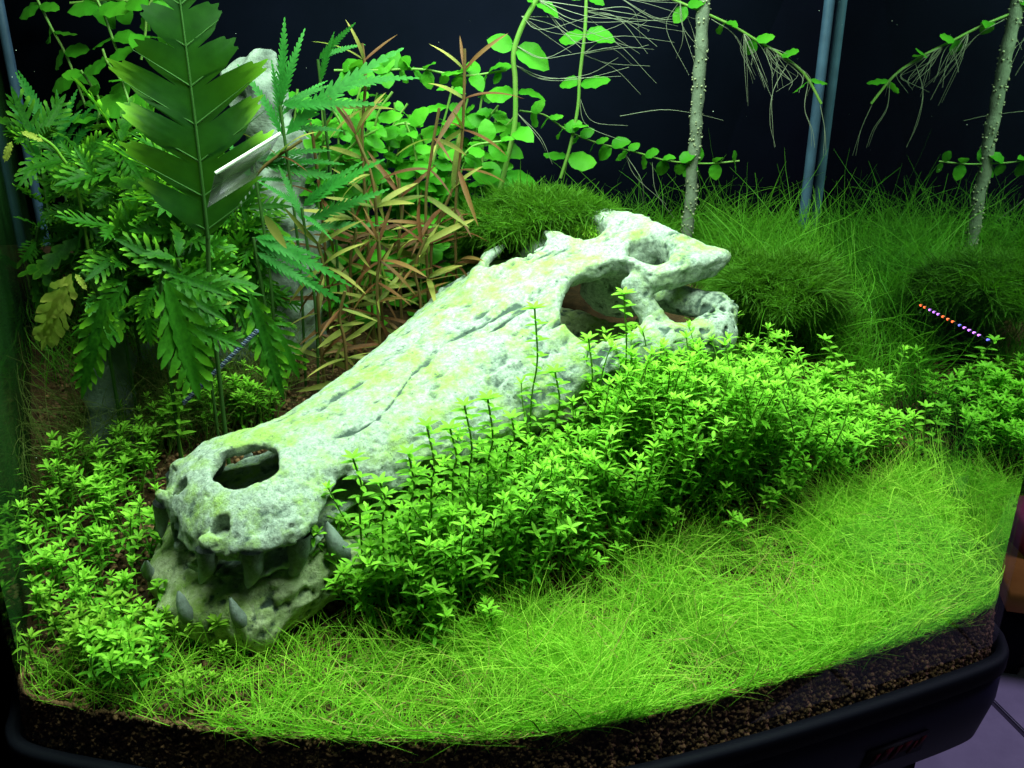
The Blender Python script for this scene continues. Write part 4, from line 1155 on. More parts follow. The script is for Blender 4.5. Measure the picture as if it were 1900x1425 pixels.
# ---- reddish narrow leaved stems
def red_stem(pts, label, leaf, gap, seed, olive=0.3, y=None, per=3, grounded=True):
    r = np.random.default_rng(seed)
    W = [at(*p) for p in pts]
    if grounded:
        g = W[0].copy(); g[2] = float(ground(g[0], g[1])) - 0.003
        W = [g] + W
    P = spline(W, 14 * (len(W) - 1) + 1)
    root = plant('reddish_stem_plant', label, 'aquatic plant', P[0], 'reddish narrow leaf stems in the middle')
    stem_obj(root, P, 0.0013, M_RSTEM)
    cum = np.r_[0, np.cumsum(np.linalg.norm(np.diff(P, axis=0), axis=1))]
    q = gap
    while q <= cum[-1] + 1e-6:
        i = min(len(P) - 1, int(np.searchsorted(cum, q)))
        a0 = r.uniform(0, 6.28)
        for j in range(r.integers(2, per + 2)):
            a = a0 + j * 2 * math.pi / per + r.normal(0, 0.25)
            el = r.normal(0.0, 0.45) if q < cum[-1] * 0.9 else r.normal(0.9, 0.3)
            d = np.array([math.cos(a) * math.cos(el), 0.7 * math.sin(a) * math.cos(el), math.sin(el)])
            L = leaf * r.uniform(0.75, 1.5)
            me = OLIL[r.integers(2)] if r.random() < olive + 0.12 else REDL[r.integers(3)]
            tip = P[i] + d * L
            if np.linalg.norm(tip - P[i]) < 1e-4: continue
            put_leaf(root, me, P[i], tip, unit(np.array([0, -0.6, 1]) + r.normal(size=3) * 0.35), L)
        q += gap * r.uniform(0.8, 1.2)
    return root
red_stem([(845, 400, .74), (858, 250, .74), (862, 130, .74), (862, 90, .74)], 'tallest reddish stem with a brown tip leaf above the thicket', 0.036, 0.026, 1, 0.15)
red_stem([(680, 400, .74), (672, 260, .74), (678, 150, .74), (672, 80, .74)], 'green tipped narrow leaf stem left of the round leaves', 0.030, 0.034, 2, 0.7)
red_stem([(790, 400, .72), (800, 290, .72), (815, 200, .72)], 'bent narrow leaf stem with tan leaves left of the tallest one', 0.030, 0.024, 3, 0.6)
red_stem([(700, 430, .70), (690, 330, .70), (660, 250, .70)], 'dark wiry reddish stem leaning left above the brown leaves', 0.030, 0.024, 4, 0.3)
red_stem([(600, 420, .74), (590, 330, .74), (580, 250, .74)], 'reddish stem with brown leaves right of the rock', 0.034, 0.022, 5, 0.2)
red_stem([(740, 470, .72), (745, 400, .72), (740, 330, .72)], 'low brown leaved stem in the middle of the reddish clump', 0.036, 0.018, 6, 0.3)
red_stem([(800, 470, .74), (815, 410, .74), (840, 350, .74)], 'low brown leaved stem leaning right by the moss', 0.038, 0.018, 7, 0.25)
red_stem([(650, 500, .70), (660, 430, .70), (650, 370, .70)], 'low reddish stem spreading leaves toward the skull', 0.036, 0.018, 8, 0.35)
red_stem([(700, 540, .68), (705, 480, .68), (700, 430, .68)], 'low olive and red stem right behind the skull snout', 0.034, 0.016, 9, 0.4)
red_stem([(590, 560, .68), (600, 500, .68), (590, 450, .68)], 'reddish stem low between the rock and the skull', 0.034, 0.018, 10, 0.3)
red_stem([(780, 560, .70), (770, 500, .70), (790, 440, .70)], 'brown leaved stem touching the upper edge of the skull', 0.032, 0.017, 11, 0.3)
red_stem([(640, 640, .66), (630, 590, .66), (640, 540, .66)], 'small olive leaved stem at the foot of the reddish clump', 0.028, 0.016, 12, 0.8)
red_stem([(470, 330, .70), (500, 300, .70), (560, 260, .70)], 'single reddish shoot crossing in front of the rock', 0.030, 0.024, 13, 0.1, grounded=False)
fallen = plant('tan_leaf', 'dead tan leaf hanging point down in front of the pale rock', 'leaf', at(495, 402, 0.63))
put_leaf(fallen, leaf_grid(lance(0.12), 9, flat_t(0.9), 0.1, 0.3, 0.0, 1).mesh('leaf', M_OLIVE), at(492, 400, 0.63), at(532, 462, 0.63), unit([0, -1, 0.5]))

# ================================================================= ROCKS, STEM, TRUNK
def blob_mesh(name, blobs, h, m, amp=0.006, fr_=45, seed=0):
    B = np.array([b[:3] for b in blobs]); r_ = np.array([b[3] for b in blobs])
    lo, hi = (B - r_[:, None] - 0.02).min(0), (B + r_[:, None] + 0.02).max(0)
    def f(X, Y, Z_):
        d = None
        for b in blobs:
            e = np.sqrt((X - b[0]) ** 2 + (Y - b[1]) ** 2 + ((Z_ - b[2]) / b[4]) ** 2) - b[3]
            d = e if d is None else smin(d, e, 0.008)
        rid = 1 - 2 * np.abs(NZ(X * fr_ + seed, Y * fr_, Z_ * fr_))
        return d - amp * fbm(X * fr_ * 0.7 + seed, Y * fr_ * 0.7, Z_ * fr_ * 0.7, 3) - amp * 0.5 * rid
    V, F = surface_nets(f, list(zip(lo, hi)), h)
    return mesh_np(name, V, F, m)
def rock(label, px, m=M_ROCK, amp=0.007, name='rock', cat='rock', h=0.0028):
    bl = []
    for (u, v, y, r_, st) in px:
        c = at(u, v, y); bl.append((c[0], c[1], c[2], r_, st))
    o = obj(name, blob_mesh(name, bl, h, m, amp))
    return props(o, label, cat)
rock('tall craggy pale grey rock standing behind the lobed leaves', [(462, 150, .80, .020, 1.3), (490, 210, .80, .024, 1.3), (520, 290, .80, .028, 1.2), (500, 370, .80, .030, 1.2), (545, 440, .79, .028, 1.2), (540, 520, .78, .026, 1.3), (560, 600, .77, .024, 1.2), (510, 480, .79, .03, 1.4), (530, 640, .77, .03, 1.3)])
rock('dull grey green trunk standing in the dark hollow at left', [(205, 640, .66, .014, 1.6), (205, 700, .655, .016, 1.6), (208, 760, .65, .016, 1.6), (215, 820, .64, .017, 1.6)], M_TRUNK, 0.004, 'driftwood_trunk', 'driftwood')
rock('low dark stone half hidden under the lobed leaves', [(420, 640, .74, .03, 0.8), (330, 660, .76, .035, 0.7), (480, 640, .76, .03, 0.9)], M_TRUNK, 0.006, 'stone', 'stone')

stick = empty('pale_stem', tuple(at(1273, 445, 0.90) * [1, 1, 0] + [0, 0, 0.11]))
props(stick, 'pale upright stem covered in small nubs behind the skull', 'stem')
p0 = at(1273, 470, 0.90); p1 = at(1310, -40, 0.90)
P = np.linspace(p0, p1, 40); P += np.c_[fbm(np.arange(40) * 0.23, np.zeros(40), np.zeros(40)), np.zeros((40, 2))] * 0.0012
mb = MB(); mb.tube(P - np.array(stick.location), 0.0058 + 0.0005 * np.sin(np.arange(40) * 1.7), 12)
obj('shaft', mb.mesh('shaft', M_STICK), stick)
C = []
for _ in range(230):
    i = rng.uniform(0, 39); a = rng.uniform(0, 6.28)
    q = P[int(i)] + (P[min(39, int(i) + 1)] - P[int(i)]) * (i % 1)
    C.append(q + np.array([math.cos(a), math.sin(a), 0]) * 0.0062 - np.array(stick.location))
C = np.array(C)
k = len(C); cube = np.array([(x, y, z) for z in (-1, 1) for y in (-1, 1) for x in (-1, 1)]) * 0.8
cf = np.array([(0, 2, 3, 1), (4, 5, 7, 6), (0, 1, 5, 4), (2, 6, 7, 3), (0, 4, 6, 2), (1, 3, 7, 5)])
V = cube[None] * rng.uniform(0.0005, 0.0011, (k, 1, 1)) + C[:, None]
o = obj('nub', mesh_np('nub', V.reshape(-1, 3), (cf[None] + 8 * np.arange(k)[:, None, None]).reshape(-1, 4), M_NUB), stick)
o['kind'] = 'stuff'

dish = empty('glass_dish', tuple(at(1292, 466, 0.885)))
props(dish, 'small round glass dish at the foot of the pale stem', 'dish')
a = np.linspace(0, 2 * math.pi, 33)
for zz, rr, nm in ((0.0, 0.019, 'rim'), (-0.009, 0.017, 'foot')):
    mb = MB(); mb.tube(np.c_[np.cos(a) * rr, np.sin(a) * rr, np.full(33, zz)], 0.0016, 6, cap=False)
    obj(nm, mb.mesh(nm, M_DISH), dish)
mb = MB()
rings = [(0.0185, 0.0), (0.0178, -0.005), (0.0165, -0.009), (0.002, -0.010)]
V = np.concatenate([np.c_[np.cos(a[:-1]) * r_, np.sin(a[:-1]) * r_, np.full(32, z_)] for r_, z_ in rings])
i, j = np.meshgrid(np.arange(3), np.arange(32), indexing='ij')
mb.add(V, np.stack([i * 32 + j, i * 32 + (j + 1) % 32, (i + 1) * 32 + (j + 1) % 32, (i + 1) * 32 + j], -1).reshape(-1, 4))
obj('bowl', mb.mesh('bowl', M_DISH), dish)

# plastic plate, cord, and glowing beads added for a lamp reflection in the glass
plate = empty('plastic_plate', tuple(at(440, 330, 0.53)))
props(plate, 'thin clear plastic plate with a light reflection painted white along its upper edge before the lobed leaves', 'plate')
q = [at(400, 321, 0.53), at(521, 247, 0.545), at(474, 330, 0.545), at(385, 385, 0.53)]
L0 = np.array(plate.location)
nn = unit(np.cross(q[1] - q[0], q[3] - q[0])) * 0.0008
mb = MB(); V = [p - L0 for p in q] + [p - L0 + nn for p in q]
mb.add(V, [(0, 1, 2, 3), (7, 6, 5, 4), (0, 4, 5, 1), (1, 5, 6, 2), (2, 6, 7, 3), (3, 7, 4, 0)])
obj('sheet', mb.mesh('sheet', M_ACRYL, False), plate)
mb = MB(); mb.tube([q[0] - L0, q[1] - L0], 0.0011, 6)  # tube painted white as the light reflection on the upper edge
obj('edge_reflection', mb.mesh('edge_reflection', M_EDGEGLINT), plate)

cord = empty('twisted_cord', tuple(at(420, 670, 0.60)))
props(cord, 'twisted blue and white cord slanting down from the lobed leaves', 'cord')
A_, B_ = at(478, 612, 0.60), at(340, 748, 0.585)
L0 = np.array(cord.location)
t = np.linspace(0, 1, 160)
ax = unit(B_ - A_); e1 = unit(np.cross(ax, [0, 0, 1])); e2 = np.cross(ax, e1)
for ph, m in ((0, M_CORD), (math.pi, M_CORDW)):
    Q = A_ + (B_ - A_) * t[:, None] + 0.0011 * (np.cos(t * 2 * math.pi * 22 + ph)[:, None] * e1 + np.sin(t * 2 * math.pi * 22 + ph)[:, None] * e2)
    mb = MB(); mb.tube(Q - L0, 0.0007, 5, cap=False)
    obj('strand', mb.mesh('strand', m), cord)

def pane_pt(u, v):
    q = ray(u, v); x0 = 0.3086
    tt = x0 / q[0]
    for _ in range(5):
        y = q[1] * tt; tt = (0.3086 + 0.0145 * (y - 0.492)) / q[0]
    return np.array([0, 0, CAMH]) + q * tt
lamp_refl = empty('lamp_reflection_beads', tuple(pane_pt(1770, 598)))  # glowing beads added in place of lamps mirrored in the glass
props(lamp_refl, 'short row of red and violet glowing beads standing for a lamp reflection on the right glass', 'lights')
L0 = np.array(lamp_refl.location)
ring_ico = np.array([(x, y, z) for z in (-1, 1) for y in (-1, 1) for x in (-1, 1)]) * 0.6
mb = MB(); mb.tube([pane_pt(1706, 564) - L0, pane_pt(1840, 635) - L0], 0.0003, 4); obj('bead_line', mb.mesh('bead_line', M_TRIM), lamp_refl)
beads = [(0, 'r'), (.055, 'r'), (.13, 'p'), (.19, 'p'), (.25, 'p'), (.32, 'r'), (.39, 'r'), (.46, 'r'), (.56, 'b'), (.63, 'p'), (.70, 'p'), (.77, 'p'), (.84, 'p'), (.97, 'b')]
bm = bmesh.new(); bmesh.ops.create_icosphere(bm, subdivisions=1, radius=0.00085)
bead = {}
for c_, m in (('r', M_REFLR), ('p', M_REFLP), ('b', M_REFLB)):
    me = bpy.data.meshes.new('glow_bead'); bm.to_mesh(me); me.materials.append(m); bead[c_] = me
bm.free()
for f, c_ in beads:
    o = obj('glow_bead', bead[c_], lamp_refl)
    o.location = pane_pt(1708 + 128 * f, 566 + 66 * f) - L0

# ================================================================= SMALL LEAVED STEMS
def pearl_variant(seed, H, yellow=False, sparse=False):
    """one stem: curved, with crossed pairs of small leaves and a rosette at the top"""
    r = np.random.default_rng(seed)
    lean = r.normal(0, 0.24, 2)
    crv = r.normal(0, 0.15, 2)
    n_ = 14
    t = np.linspace(0, 1, n_)
    P = np.c_[H * (lean[0] * t + crv[0] * np.sin(t * 2.6)), H * (lean[1] * t + crv[1] * np.sin(t * 2.3)), H * t * (1 - 0.04 * t)]
    ms = MB(); ms.tube(P, np.linspace(0.0007, 0.0004, n_), 4)
    ml = MB()
    def leaf(c, d, L, Wd, tint, droop, up=np.array([0, 0, 1.0])):
        d = unit(d); s_ = unit(np.cross(d, up)); nn = np.cross(s_, d)
        ts = (0.0, 0.35, 0.72, 1.0); ws = (0.22, 1.0, 0.86, 0.12)
        V = []
        for a_, w_ in zip(ts, ws):
            c2 = c + d * L * a_ + nn * L * (0.18 * a_ - droop * a_ * a_)
            V += [c2 - s_ * Wd * w_ / 2 + nn * Wd * 0.12 * w_, c2, c2 + s_ * Wd * w_ / 2 + nn * Wd * 0.12 * w_]
        F = []
        for i_ in range(3):
            b_ = i_ * 3
            F += [(b_, b_ + 1, b_ + 4, b_ + 3), (b_ + 1, b_ + 2, b_ + 5, b_ + 4)]
        ml.add(V, F, tint)
    gap = 0.0052 * (1.4 if sparse else 1)
    nn_ = int(H / gap)
    a0 = r.uniform(0, 3.14)
    for i_ in range(2, nn_):
        f = i_ / nn_
        c = np.array([np.interp(f, t, P[:, q_]) for q_ in range(3)])
        a = a0 + i_ * math.pi / 2 + r.normal(0, 0.25)
        for kk in (0, 1):
            aa = a + kk * math.pi
            el = r.normal(0.30, 0.2)
            L = r.uniform(0.0055, 0.0098) * (1.0 if f > 0.25 else 0.75)
            leaf(c, np.array([math.cos(aa) * math.cos(el), math.sin(aa) * math.cos(el), math.sin(el)]), L, L * 0.27, max(0, (f - 0.45)) * 0.75 * r.uniform(0.5, 1), r.uniform(0.15, 0.5))
    c = P[-1]
    for i_ in range(7):
        aa = a0 + i_ * 2.4
        el = 0.35 + 0.13 * i_
        L = r.uniform(0.0060, 0.0090) * (1 - 0.07 * i_)
        leaf(c - np.array([0, 0, 0.0015 * (6 - i_) / 6]), np.array([math.cos(aa) * math.cos(el), math.sin(aa) * math.cos(el), math.sin(el)]), L, L * 0.33, r.uniform(0.65, 1.0), 0.22)
    # a side shoot or two
    for _ in range(0 if sparse else r.integers(0, 3)):
        f = r.uniform(0.35, 0.75)
        c = np.array([np.interp(f, t, P[:, q_]) for q_ in range(3)])
        az = r.uniform(0, 6.28); L2 = H * r.uniform(0.15, 0.3)
        e = c + np.array([math.cos(az) * 0.6, math.sin(az) * 0.6, 0.9]) * L2
        ms.tube(np.linspace(c, e, 4), 0.0004, 4)
        for i_ in range(1, max(2, int(L2 / 0.005)) + 1):
            cc = c + (e - c) * i_ / max(2, int(L2 / 0.005))
            a = i_ * math.pi / 2
            for kk in (0, 1, 2, 3) if i_ == max(2, int(L2 / 0.005)) else (0, 1):
                aa = a + kk * math.pi / (2 if i_ == max(2, int(L2 / 0.005)) else 1)
                leaf(cc, np.array([math.cos(aa), math.sin(aa), 0.5]), 0.0078, 0.0025, 0.6, 0.3)
    return ms, ml
VAR = {}
def variants(key, n_, H0, H1, m, sparse=False):
    out = []
    for i_ in range(n_):
        H = H0 + (H1 - H0) * i_ / max(1, n_ - 1)
        a_, b_ = pearl_variant(hash((key, i_)) % 9973 if False else sum(map(ord, key)) * 31 + i_, H, sparse=sparse)
        out.append((H, a_, b_, a_.mesh('stem', M_PSTEM), b_.mesh('foliage', m)))
    VAR[key] = out
variants('main', 22, 0.040, 0.118, M_PEARL)
variants('left', 14, 0.030, 0.075, M_PEARL)
variants('yellow', 8, 0.025, 0.060, M_PEARLY)
def pearl(x, y, H, key, label, group, mass=None, z=None, rot=None):
    vs = VAR[key]
    i_ = int(np.argmin([abs(v_[0] - H) + random.random() * 0.008 for v_ in vs]))
    v_ = vs[i_]
    s_ = H / v_[0]
    z = float(ground(x, y)) - 0.002 if z is None else z
    rz = random.uniform(0, 6.28) if rot is None else rot
    if mass is not None:
        c_, n2 = math.cos(rz), math.sin(rz)
        Rm = np.array([[c_, -n2, 0], [n2, c_, 0], [0, 0, 1]]) * s_
        for mb_, which in ((v_[1], 0), (v_[2], 1)):
            Vv = np.concatenate(mb_.V) @ Rm.T + [x, y, z]
            mass[which].add(Vv, np.concatenate(mb_.F), np.concatenate(mb_.A))
        return
    o = empty('small_leaf_stem', (x, y, z))
    o.rotation_euler = (random.gauss(0, 0.12), random.gauss(0, 0.12), rz)
    o.scale = (s_, s_, s_)
    props(o, label, 'aquatic plant', group)
    a_ = obj('stem', v_[3], o)
    b_ = obj('foliage', v_[4], o); b_['kind'] = 'stuff'
COUNT = [0]
def bush(poly_px, k, key, hfun, label, group, individual, spacing=0.0):
    poly = ground_poly(poly_px)
    XY = scatter(poly, k)
    XY = np.array([p for p in XY if not inside_skull(*p)])
    XY = XY[np.argsort(XY[:, 1])]
    mass = (MB(), MB()); used = 0
    for i_, (x, y) in enumerate(XY):
        H = hfun(x, y) * random.uniform(0.82, 1.12)
        if i_ < individual:
            lb = label(x, y) if callable(label) else label
            pearl(x, y, H, key, lb, group if not callable(label) else 'stems: ' + lb); COUNT[0] += 1
        else:
            pearl(x, y, H, key, None, None, mass); used += 1
    if used:
        for w_, nm, m in ((0, 'bush_stems', M_PSTEM), (1, 'bush_foliage', M_PEARL)):
            o = obj(nm, mass[w_].mesh(nm, m))
            props(o, 'deep inner growth of the dense small leaf bush, %s' % ('stems' if w_ == 0 else 'leaves'), 'aquatic plant', kind='stuff')
MAINP = [(655, 1120), (700, 1180), (790, 1195), (900, 1165), (1040, 1090), (1190, 1000), (1400, 945), (1520, 915), (1610, 870), (1640, 800), (1600, 750), (1480, 735), (1330, 780), (1180, 860), (1000, 960), (860, 1020), (740, 1060)]
def hmain(x, y):
    return 0.062 + 0.034 * math.exp(-((x - 0.10) / 0.09) ** 2) + 0.034 * float(NZ(np.float64(x * 24), np.float64(y * 24), np.float64(2.2))) - 0.026 * float(smooth(0.15, 0.28, x)) - 0.008 * float(smooth(0.50, 0.44, y))
def main_label(x, y):
    q = to_skull((x, y, float(ground(x, y))))
    row = 'in its front row over the hairgrass' if q[1] > 0.150 else 'in its middle rows' if q[1] > 0.105 else 'close against the skull'
    if x >= -0.075 and x < 0.08:  # finer names where the bush is densest
        return 'big bush stem %s, %s' % ('before the snout flank' if x < -0.045 else 'below the thick of the snout' if x < -0.01 else 'below the cheek' if x < 0.03 else 'below the right eye socket', row)
    if x < -0.075: return 'bright small leaf stem at the left end of the big bush, beside the snout'
    if x < -0.02: return 'bright small leaf stem of the big bush, left of its middle, before the snout'
    if x < 0.03: return 'bright small leaf stem in the front middle of the big bush above the hairgrass'
    if x < 0.08: return 'small leaf stem of the big bush below the right eye socket of the skull'
    if x < 0.14: return 'small leaf stem of the big bush below the jaw joint'
    if x < 0.20: return 'small leaf stem of the big bush right of the skull'
    return 'short small leaf stem at the right end of the big bush near the side glass'
bush(MAINP, 620, 'main', hmain, main_label, None, 175)
LEFTP = [(60, 1060), (80, 960), (110, 900), (200, 880), (300, 880), (290, 960), (280, 1040), (300, 1150), (250, 1180), (150, 1200), (70, 1180)]
bush(LEFTP, 84, 'left', lambda x, y: 0.044 + 0.014 * float(NZ(np.float64(x * 30), np.float64(y * 30), np.float64(5.1))), lambda x, y: 'green small leaf stem left of the snout, ' + ('close to the left glass' if x < -0.29 else 'touching the side of the snout' if x > -0.235 else 'in the middle of the thicket, ' + ('front part' if y < 0.50 else 'rear part')), 'small leaf stems left of the skull snout', 60)
bush([(60, 1180), (280, 1150), (330, 1200), (290, 1270), (180, 1280), (80, 1250)], 34, 'yellow', lambda x, y: 0.034, 'yellowish small leaf stem at the left front, on bare soil', 'yellowish small leaf stems at the left front', 28)
bush([(140, 1200), (270, 1190), (300, 1260), (270, 1310), (170, 1300)], 26, 'left', lambda x, y: 0.036, 'fresh green small leaf stem in the front left clump by the glass', 'small leaf stems of the front left clump', 28)
bush([(220, 890), (330, 840), (500, 800), (530, 760), (480, 740), (330, 790), (210, 840)], 60, 'left', lambda x, y: 0.036, 'small leaf stem in shade behind the snout of the skull', 'small leaf stems behind the skull snout', 22)
def single(u, v, y, H, label, key='left'):
    p = at(u, v, y)
    pearl(float(p[0]), float(p[1]), H, key, label, None, rot=0.5)
bush([(640, 1180), (790, 1235), (920, 1200), (1060, 1125), (1220, 1030), (1420, 975), (1600, 935), (1600, 905), (1400, 940), (1190, 990), (1040, 1080), (900, 1150), (790, 1190)], 34, 'left', lambda x, y: random.uniform(0.022, 0.042),
     'short small leaf stem straggling from the big bush into the hairgrass', 'short stems along the front edge of the big bush', 34)
bush([(1620, 760), (1720, 800), (1760, 850), (1700, 880), (1620, 850)], 7, 'left', lambda x, y: random.uniform(0.030, 0.055), 'thin small leaf stem standing apart near the right glass', 'scattered stems near the right glass', 14)
bush([(300, 1180), (420, 1190), (470, 1290), (340, 1320)], 9, 'yellow', lambda x, y: random.uniform(0.014, 0.026), 'small yellow green seedling stem on the bare soil before the jaw', 'seedling stems before the jaw', 9)
# stems that stand out one by one
def tall(ubase, vbase, utip, vtip, y, label, node=0.0085, leafL=0.009):
    b, t_ = at(ubase, vbase, y), at(utip, vtip, y)
    r = np.random.default_rng(int(ubase))
    g = b.copy(); g[2] = float(ground(b[0], b[1])) - 0.002
    P = spline([g, b, (b + t_) / 2 + [0.003, 0, 0], t_], 30)
    root = plant('small_leaf_stem', label, 'aquatic plant', g)
    stem_obj(root, P, 0.0006, M_PSTEM, 4)
    cum = np.r_[0, np.cumsum(np.linalg.norm(np.diff(P, axis=0), axis=1))]
    q_ = cum[-1] * 0.35; kk = 0
    me = PLEAF
    while q_ < cum[-1]:
        i_ = min(29, int(np.searchsorted(cum, q_)))
        for s_ in (0, 1):
            a = kk * 1.5708 + s_ * math.pi + 0.4
            d = unit([math.cos(a), math.sin(a), 0.25])
            put_leaf(root, me, P[i_], P[i_] + d * leafL * r.uniform(0.8, 1.1), unit([0, -0.3, 1]))
        q_ += node * (1 - 0.4 * q_ / cum[-1]); kk += 1
    for s_ in range(5):
        a = s_ * 1.2566; d = unit([math.cos(a), math.sin(a), 0.8])
        put_leaf(root, me, P[-1], P[-1] + d * leafL * 0.85, unit([0, -0.3, 1]))
PLEAF = leaf_grid(lance(0.17), 5, lambda t, f, hx: 0.55, 0.25, 0.2, 0.0, 1).mesh('leaf', M_PEARL)
tall(985, 760, 992, 572, 0.56, 'thin tall stem standing in front of the skull cheek')
tall(1150, 760, 1158, 545, 0.58, 'tall stem reaching up in front of the right eye socket')
tall(1090, 770, 1092, 628, 0.58, 'stem just below the right eye socket of the skull')
tall(1270, 780, 1272, 640, 0.62, 'stem in front of the pitted jaw corner')
tall(330, 780, 345, 672, 0.60, 'bright stem standing alone below the broad hanging leaf', 0.006, 0.011)
tall(870, 900, 862, 752, 0.50, 'stem at the left shoulder of the big bush over the snout', 0.006)
tall(1445, 760, 1442, 628, 0.66, 'tall stem at the far side of the big bush, near the moss')
tall(1600, 780, 1530, 630, 0.68, 'leaning stem at the back of the big bush on the right')
tall(1690, 900, 1718, 755, 0.62, 'stem near the right glass beside the big bush')
tall(800, 930, 792, 790, 0.47, 'slim stem in front of the skull snout, left part of the bush', 0.006)
tall(668, 960, 655, 850, 0.455, 'leftmost slim stem of the big bush')

for i_, (ub, vb, ut, vt, yy, lab) in enumerate([(760, 960, 758, 842, .47, 'before the dark gap behind the snout'), (840, 900, 835, 795, .49, 'left of the middle of the big bush, against the pale snout'),
        (905, 880, 905, 740, .50, 'second from the left shoulder of the big bush'), (940, 860, 950, 775, .51, 'short, against the pale flank of the skull'), (1030, 800, 1030, 690, .55, 'right of the thin tall one before the cheek'),
        (1215, 790, 1222, 690, .60, 'under the edge of the pitted cheek'), (1340, 780, 1345, 665, .63, 'below the tip of the jaw joint'), (1380, 770, 1392, 700, .62, 'right of the jaw joint, above the bush'), (1560, 790, 1570, 680, .66, 'at the far right of the bush before the tall grass'),
        (710, 980, 705, 895, .455, 'over the notch behind the snout')]):
    tall(ub, vb, ut, vt, yy, 'slim stem ' + lab, 0.0058, 0.0095)
# floating specks
C = np.array([at(rng.uniform(0, 1900), rng.uniform(0, 900), rng.uniform(0.5, 0.93)) for _ in range(110)])
C = np.array([c for c in C if inside(c[0], c[1]) and c[2] > ground(c[0], c[1]) + 0.02])
o = grains('floating_specks', C, rng.uniform(0.00010, 0.00024, len(C)), 'tiny pale specks drifting in the water', M_SPECK)
o['category'] = 'specks'

# ================================================================= OUTSIDE THE TANK
FLOORZ = -0.72
cab = empty('tank_stand', (0.0, 0.65, FLOORZ))
props(cab, 'dark blue black cabinet with rounded corners carrying the aquarium', 'cabinet')
CO = np.array([0.0, 0.65, FLOORZ])
outl = np.vstack([FRONT, [BR + [0.0, 0.02]], [BL + [-0.0, 0.02]]])
tg = np.roll(outl, -1, 0) - np.roll(outl, 1, 0)
tg /= np.linalg.norm(tg, axis=1, keepdims=True)
nr = np.c_[tg[:, 1], -tg[:, 0]]
def rings_mesh(name, prof, m, parent, off, cap=True):
    V = np.concatenate([np.c_[outl + nr * o_, np.full(len(outl), z_)] for o_, z_ in prof]) - off
    n_ = len(outl)
    i_, j_ = np.meshgrid(np.arange(len(prof) - 1), np.arange(n_), indexing='ij')
    F = np.stack([i_ * n_ + j_, (i_ + 1) * n_ + j_, (i_ + 1) * n_ + (j_ + 1) % n_, i_ * n_ + (j_ + 1) % n_], -1).reshape(-1, 4)
    return obj(name, mesh_np(name, V, F, m), parent)
rings_mesh('rim', [(-0.004, -0.0315), (0.0046, -0.0315), (0.0046, -0.024), (0.0105, -0.0235), (0.012, -0.026), (0.012, -0.036), (0.009, -0.040)], M_TRIM, cab, CO)
rings_mesh('body', [(0.009, -0.0395), (0.0105, -0.045), (0.0105, -0.060), (0.004, -0.092), (-0.008, -0.108), (-0.024, -0.114), (-0.028, -0.120), (-0.030, -0.40), (-0.030, FLOORZ)], M_CAB, cab, CO)
# the dull red badge on the front of the stand
k_ = int(np.argmin(np.abs(FRONT[:, 0] - 0.232)))
bp, bt, bn = FRONT[k_], tg[k_], nr[k_]
badge = empty('badge', tuple(np.array([bp[0], bp[1], -0.068]) - CO), cab)
def badge_box(name, s0, s1, z0, z1, d0, d1, m, sl=0.0):
    V = []
    for zz in (z0, z1):
        for dd in (d0, d1):
            for ss in (s0, s1):
                tt_ = ss + sl * (zz - z0)
                off_ = 0.0085 - 0.20 * (-(zz + 0.068 - 0.068)) * 0 + (zz) * 0.203
                xy = bt * tt_ + bn * (off_ + dd)
                V.append((xy[0], xy[1], zz))
    mb = MB(); mb.add(V, [(0, 1, 3, 2), (4, 6, 7, 5), (0, 4, 5, 1), (2, 3, 7, 6), (0, 2, 6, 4), (1, 5, 7, 3)])
    return obj(name, mb.mesh(name, m, False), badge)
badge_box('plate', -0.024, 0.024, -0.009, 0.009, -0.001, 0.0012, M_BADGE)
for a_, b_, c_, d_ in ((-0.019, -0.015, -0.005, 0.004), (-0.012, -0.006, -0.004, 0.006), (-0.003, 0.001, -0.006, 0.005), (0.003, 0.009, -0.002, 0.006), (0.011, 0.014, -0.006, 0.004), (0.016, 0.020, -0.003, 0.006)):
    badge_box('mark', a_, b_, c_, d_, 0.001, 0.0018, M_BADGER, 0.3)

fl = empty('floor', (0, 0, FLOORZ)); fl['kind'] = 'structure'
mb = MB(); mb.box(-3, 3, -1.2, 4, -0.02, -0.004)
obj('grout', mb.mesh('grout', M_GROUT, False), fl)
TS = 0.33
bm = bmesh.new(); bmesh.ops.create_cube(bm, size=1)
for v_ in bm.verts: v_.co = Vector((v_.co.x * (TS - 0.010), v_.co.y * (TS - 0.010), v_.co.z * 0.008 - 0.004))
bmesh.ops.bevel(bm, geom=[e for e in bm.edges if all(v_.co.z > -0.001 for v_ in e.verts)], offset=0.002, segments=2, affect='EDGES')
tile_me = bpy.data.meshes.new('tile'); bm.to_mesh(tile_me); bm.free(); tile_me.materials.append(M_TILE)
g1 = np.array([0, 0, CAMH]) + ray(1822, 1282) * ((FLOORZ - CAMH) / ray(1822, 1282)[2])
g2 = np.array([0, 0, CAMH]) + ray(1900, 1360) * ((FLOORZ - CAMH) / ray(1900, 1360)[2])
g3 = np.array([0, 0, CAMH]) + ray(1862, 1237) * ((FLOORZ - CAMH) / ray(1862, 1237)[2])
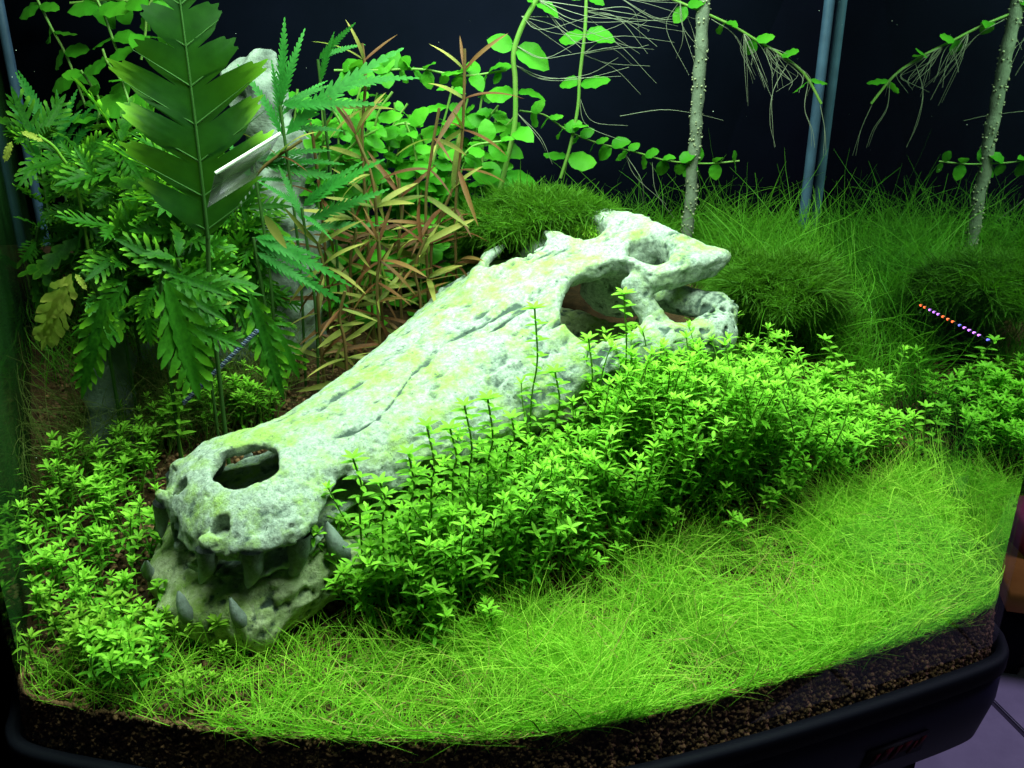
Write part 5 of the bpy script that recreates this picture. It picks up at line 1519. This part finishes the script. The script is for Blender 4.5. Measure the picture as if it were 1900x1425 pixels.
th = math.atan2(g2[1] - g1[1], g2[0] - g1[0])
u_ = np.array([math.cos(th), math.sin(th)]); v_ = np.array([-u_[1], u_[0]])
d3 = (g3[:2] - g1[:2])
o0 = g1[:2] + u_ * (d3 @ u_)
for i_ in range(-5, 5):
    for j_ in range(-4, 6):
        c = o0 + u_ * (i_ + 0.5) * TS + v_ * (j_ + 0.5) * TS
        if not (-0.9 < c[0] < 1.9 and -0.1 < c[1] < 2.2): continue
        o = obj('tile', tile_me, fl)
        o.location = (c[0], c[1], 0.0); o.rotation_euler = (0, 0, th)

shelf = empty('wooden_shelf', (0.86, 1.33, FLOORZ))
props(shelf, 'orange brown wooden shelf standing beyond the right end of the tank', 'shelf')
shelf.rotation_euler = (0, 0, R(-14))
mb = MB(); mb.box(-0.02, 0.6, -0.06, 0.30, 0.145, 0.185)
obj('board', mb.mesh('board', M_WOOD, False), shelf)
mb = MB(); mb.box(0.0, 0.03, -0.03, 0.29, 0.0, 0.143)
obj('side', mb.mesh('side', M_TRIM, False), shelf)
mb = MB(); mb.box(-0.01, 0.59, 0.31, 0.34, 0.0, 0.9)
obj('back', mb.mesh('back', M_TRIM, False), shelf)
bx = obj('box', (lambda mb: (mb.box(-0.03, 0.10, -0.05, 0.05, 0, 0.07), mb.mesh('box', M_PINK, False))[1])(MB()))
bx.location = (0.93, 1.42, FLOORZ + 0.186)
props(bx, 'small dark pink box lying on the wooden shelf', 'box')

side = empty('black_cupboard', (-0.62, 0.45, FLOORZ))
props(side, 'black cupboard standing close to the left end of the tank', 'cupboard')
mb = MB(); mb.box(-0.25, 0.20, -0.45, 0.55, 0.0, 0.60); obj('carcass', mb.mesh('carcass', M_TRIM, False), side)
mb = MB(); mb.box(-0.26, 0.215, -0.46, 0.56, 0.602, 0.625); obj('top', mb.mesh('top', M_TRIM, False), side)
print('SCRIPT', round(time.time() - T0, 1), 'stems', COUNT[0], 'tris', sum(len(o.data.polygons) * 2 for o in bpy.data.objects if o.type == 'MESH'))
